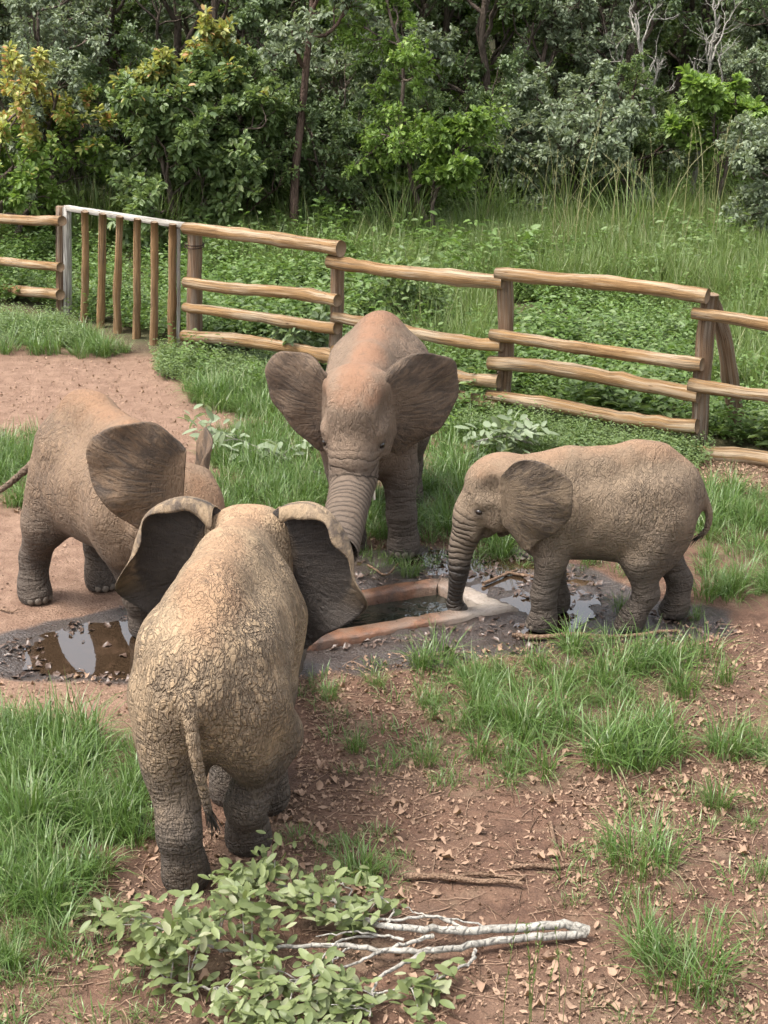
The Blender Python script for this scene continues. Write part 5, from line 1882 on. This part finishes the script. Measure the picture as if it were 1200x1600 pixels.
def leaf_meshes(mat):
    out = []
    for V, F in LS:
        b = Buf(); b.add(V, F)
        out.append(b.mesh('leaf', MAT[mat]))
    return out


LM_CUT, LM_PALE = leaf_meshes('leaf_cut'), leaf_meshes('leaf_cut_pale')


def leafy_branch(name, label, stems, clusters, lm, matname, leaf_len, n_per, r, max_parts=300, bark='bark_pale', height=.14):
    """stems: list of (pixel path, heights, radius0, radius1); clusters: pixel centres of leaf sprays"""
    org = G(*stems[0][0][0])
    root = thing(name, org, label, 'branch')
    ends = []
    for path, hs_, r0, r1 in stems:
        W = np.array([G(x, y, h) for (x, y), h in zip(path, hs_)])
        W = catmull(W, 6 + 4 * len(path))
        n = len(W)
        W += r.normal(size=W.shape) * .004
        b = Buf()
        add_tube(b, W - org, np.linspace(r0, r1, n) * (1 + .025 * r.normal(size=n)), 7, True, 0, 1)
        link('stem' if r0 > .012 else 'twig', b.mesh('stem', [MAT[bark], MAT['cut']]), root)
        ends.append(W)
    allp = np.vstack(ends)
    recs = []
    for (cx, cy, hgt) in clusters:
        c = G(cx, cy, hgt)
        near = allp[np.argmin(np.linalg.norm(allp - c, axis=1))]
        ax = c - near
        if np.linalg.norm(ax) < .05:
            ax = r.normal(size=3) * .1
        ax /= np.linalg.norm(ax)
        b = Buf()
        st = near
        pts = catmull(np.array([st, (st + c) / 2 + [0, 0, .02], c + ax * .05]), 7)
        add_tube(b, pts - org, np.linspace(.005, .0025, 7), 4, False)
        link('twig', b.mesh('twig', MAT[bark]), root)
        n = int(n_per * r.uniform(.8, 1.2))
        for k in range(n):
            t = r.uniform(-.7, 1.2)
            p = c + ax * t * .10 + r.normal(size=3) * [.055, .055, .035]
            p[2] = max(p[2], .012)
            d = ax * .5 + r.normal(size=3) * [.8, .8, .35] + [0, 0, -.05]
            u = r.normal(size=3) * .35 + [0, -.25, 1.0]
            recs.append((p, d, u, leaf_len * r.uniform(.65, 1.2), k))
    r.shuffle(recs)
    rest_b = Buf()
    for k, (p, d, u, L, _) in enumerate(recs):
        d = d / np.linalg.norm(d)
        s_ = np.cross(u, d); s_ /= np.linalg.norm(s_)
        u2 = np.cross(d, s_)
        Rm = np.column_stack([d, s_, u2])
        if p[2] + d[2] * L < .008:
            p = p + np.array([0, 0, .008 - d[2] * L - p[2] if d[2] < 0 else 0])
        if k < max_parts:
            o = link('leaf', lm[k % len(lm)], root)
            M4 = Matrix.Identity(4)
            for a in range(3):
                for c_ in range(3):
                    M4[a][c_] = float(Rm[a, c_] * L)
                M4[a][3] = float(p[a] - org[a])
            o.matrix_local = M4
        else:
            V, F = LS[k % len(LS)]
            rest_b.add((V * L) @ Rm.T + p - org, F)
    if rest_b.v:
        o = link('leaf_mass', rest_b.mesh('leaf_mass', MAT[matname]), root)
        o['kind'] = 'stuff'
    return root


Z = lambda zx, zy: (100 + .7 * zx, 1300 + .7 * zy)
st = [([Z(1172, 220), Z(1090, 208), Z(900, 222), Z(790, 214), Z(700, 206), Z(600, 152), Z(520, 132), Z(440, 100)], [.06, .07, .08, .1, .1, .12, .12, .14], .026, .007),
      ([Z(1168, 228), Z(1050, 236), Z(950, 246), Z(860, 262), Z(760, 268), Z(640, 255), Z(540, 256), Z(440, 258), Z(345, 266)], [.04, .05, .05, .06, .07, .07, .07, .07, .08], .022, .008),
      ([Z(918, 262), Z(908, 292), Z(870, 306), Z(800, 350)], [.05, .05, .05, .06], .010, .005),
      ([Z(800, 272), Z(730, 308), Z(695, 340), Z(684, 415)], [.07, .06, .06, .05], .012, .005),
      ([Z(690, 362), Z(740, 352), Z(800, 335)], [.06, .06, .08], .006, .003),
      ([Z(820, 232), Z(720, 262), Z(650, 292), Z(545, 326)], [.07, .08, .08, .07], .012, .004),
      ([Z(900, 216), Z(830, 192), Z(730, 196), Z(640, 194), Z(560, 185)], [.08, .1, .11, .11, .1], .010, .004),
      ([Z(720, 206), Z(735, 170), Z(690, 130)], [.1, .14, .16], .006, .003),
      ([Z(620, 160), Z(640, 130), Z(600, 110)], [.12, .16, .18], .005, .003),
      ([Z(700, 232), Z(620, 240), Z(560, 300), Z(520, 330)], [.07, .08, .08, .1], .007, .003),
      ([Z(640, 256), Z(600, 290), Z(590, 330)], [.07, .07, .1], .006, .003),
      ([Z(360, 266), Z(280, 240), Z(230, 220)], [.08, .1, .12], .008, .004),
      ([Z(360, 350), Z(300, 345), Z(230, 335)], [.05, .05, .07], .008, .004),
      ([Z(760, 240), Z(660, 225), Z(560, 232)], [.09, .1, .09], .008, .003),
      ([Z(960, 222), Z(880, 195), Z(800, 185), Z(750, 160)], [.07, .1, .12, .12], .006, .003)]
cz = [(110, 190, .08), (150, 210, .12), (190, 195, .18), (215, 240, .2), (250, 265, .18), (295, 215, .22), (270, 200, .2), (180, 290, .1), (230, 310, .1), (280, 300, .14), (300, 260, .2), (380, 110, .16), (410, 95, .18), (440, 90, .2), (470, 85, .18), (370, 160, .2), (420, 180, .2), (400, 200, .2), (455, 215, .18), (350, 200, .2),
      (430, 270, .14), (400, 320, .12), (460, 310, .14), (480, 350, .12), (540, 300, .12), (560, 340, .12), (600, 320, .12), (640, 355, .1), (620, 390, .08), (560, 400, .08), (500, 400, .1), (430, 385, .1), (370, 370, .1), (340, 380, .08), (600, 185, .14), (630, 190, .12), (625, 110, .18), (690, 155, .16), (525, 150, .16), (545, 160, .14), (800, 345, .08), (835, 320, .08), (785, 380, .06), (640, 400, .06), (480, 420, .06), (690, 170, .12)]
leafy_branch('leafy_branch', 'large broken branch with pale bark and wilting leaves at the elephant\'s hind foot', st, [(*Z(a, b_), h) for a, b_, h in cz], LM_CUT, 'leaf_cut', .082, 30, r)

st = [([(862, 700), (820, 690), (780, 682), (745, 690)], [.03, .12, .2, .22], .012, .005), ([(820, 690), (830, 668), (822, 650)], [.12, .25, .3], .008, .004)]
cl_ = [(750, 700, .12), (765, 690, .2), (780, 695, .15), (795, 685, .22), (770, 680, .25), (805, 695, .12), (745, 715, .06), (820, 668, .28), (835, 672, .25), (790, 672, .26), (815, 680, .2), (755, 682, .22)]
leafy_branch('leafy_branch', 'broken branch with upturned pale leaves behind the smallest elephant', st, cl_, LM_PALE, 'leaf_cut_pale', .13, 11, r)
st = [([(500, 740), (440, 715), (380, 690), (320, 668)], [.03, .1, .14, .16], .012, .005)]
cl_ = [(318, 672, .2), (335, 680, .2), (348, 690, .2), (365, 680, .2), (330, 662, .22), (310, 655, .2), (420, 700, .16), (440, 712, .14), (455, 702, .16), (480, 715, .12), (395, 705, .16)]
leafy_branch('leafy_branch', 'broken branch with silvery leaves lying in the grass between two elephants', st, cl_, LM_PALE, 'leaf_cut_pale', .13, 9, r)

# ------------------------------------------------------------------ single grass tufts standing alone on the soil
T = [(1002, 1350, .95, 110, 'dense round grass tuft alone on litter beyond the branch\'s cut end'), (1075, 1535, 1.0, 110, 'straggling low grass tuft past the cut end of the fallen branch'),
     (1010, 1490, .9, 50, 'thin upright grass tuft beside the straggling low one'), (516, 1092, .5, 40, 'small grass tuft between the trough and the wrinkled elephant\'s flank'),
     (557, 1172, .55, 50, 'little spreading tuft on bare soil beside the wrinkled elephant'), (664, 1192, .6, 45, 'pale tuft standing off the big grass patch'),
     (640, 898, .62, 60, 'tuft growing at the far rim of the trough'), (560, 1370, .8, 60, 'loose tuft behind the leaves of the fallen branch'),
     (1120, 1262, .7, 60, 'flat tuft among dry leaves past the large grass patch'), (1190, 1372, .5, 40, 'half hidden tuft near the round dense tuft'),
     (968, 952, .5, 40, 'small tuft between the legs of the smallest elephant'), (920, 880, .5, 45, 'tuft by soil clods under the smallest elephant\'s belly'),
     (590, 1075, .45, 40, 'tuft on the mud edge near the trough rim'), (780, 870, .6, 50, 'tuft on wet ground beneath the smallest elephant\'s chin'), (1085, 965, .5, 30, 'low tuft behind the smallest elephant\'s hind feet')]
for x, y, s_, n, lab in T:
    b = grass_clump(n * 2, .34, .11 if n < 100 else .2, r, width=.0085, lean=(.2, 1.45))
    p = G(x, y)
    p[2] = ground_h([p[0]], [p[1]])[0]
    o = link('grass_tuft', b.mesh('grass_tuft', MAT['grass']), None, p, lab, 'grass tuft', 'single grass tufts on the bare soil')
    o.scale = (s_, s_, s_)
# seed stalks in front
for x, y, lab in ((850, 1590, 'sparse seeding grass stalks in front of the pale branch'), (985, 1450, 'thin dark seed stalks by the branch\'s cut end')):
    p = G(x, y)
    p[2] = 0
    b = Buf()
    for k in range(9):
        a, hh, ln = r.uniform(0, 6.28), .55 * r.uniform(.6, 1.1), r.uniform(.05, .35)
        t = np.linspace(0, 1, 8)
        pts = np.column_stack([np.cos(a) * ln * hh * t ** 2, np.sin(a) * ln * hh * t ** 2, hh * t]) + [r.normal() * .09, r.normal() * .05, -.01]
        add_tube(b, pts, np.linspace(.0025, .0012, 8), 3, False)
        f = r.uniform(.45, 1.0, 10)
        i = np.minimum((f * 7).astype(int), 6)
        q = pts[i] + (pts[i + 1] - pts[i]) * (f * 7 - i)[:, None]
        L = np.full(10, .03)
        leaves(b, q, r.normal(size=(10, 3)) * .3 + [0, 0, .8], r.normal(size=(10, 3)), L, L * .18)
    link('seeding_grass', b.mesh('seeding_grass', MAT['grass_far']), None, p, lab, 'grass')
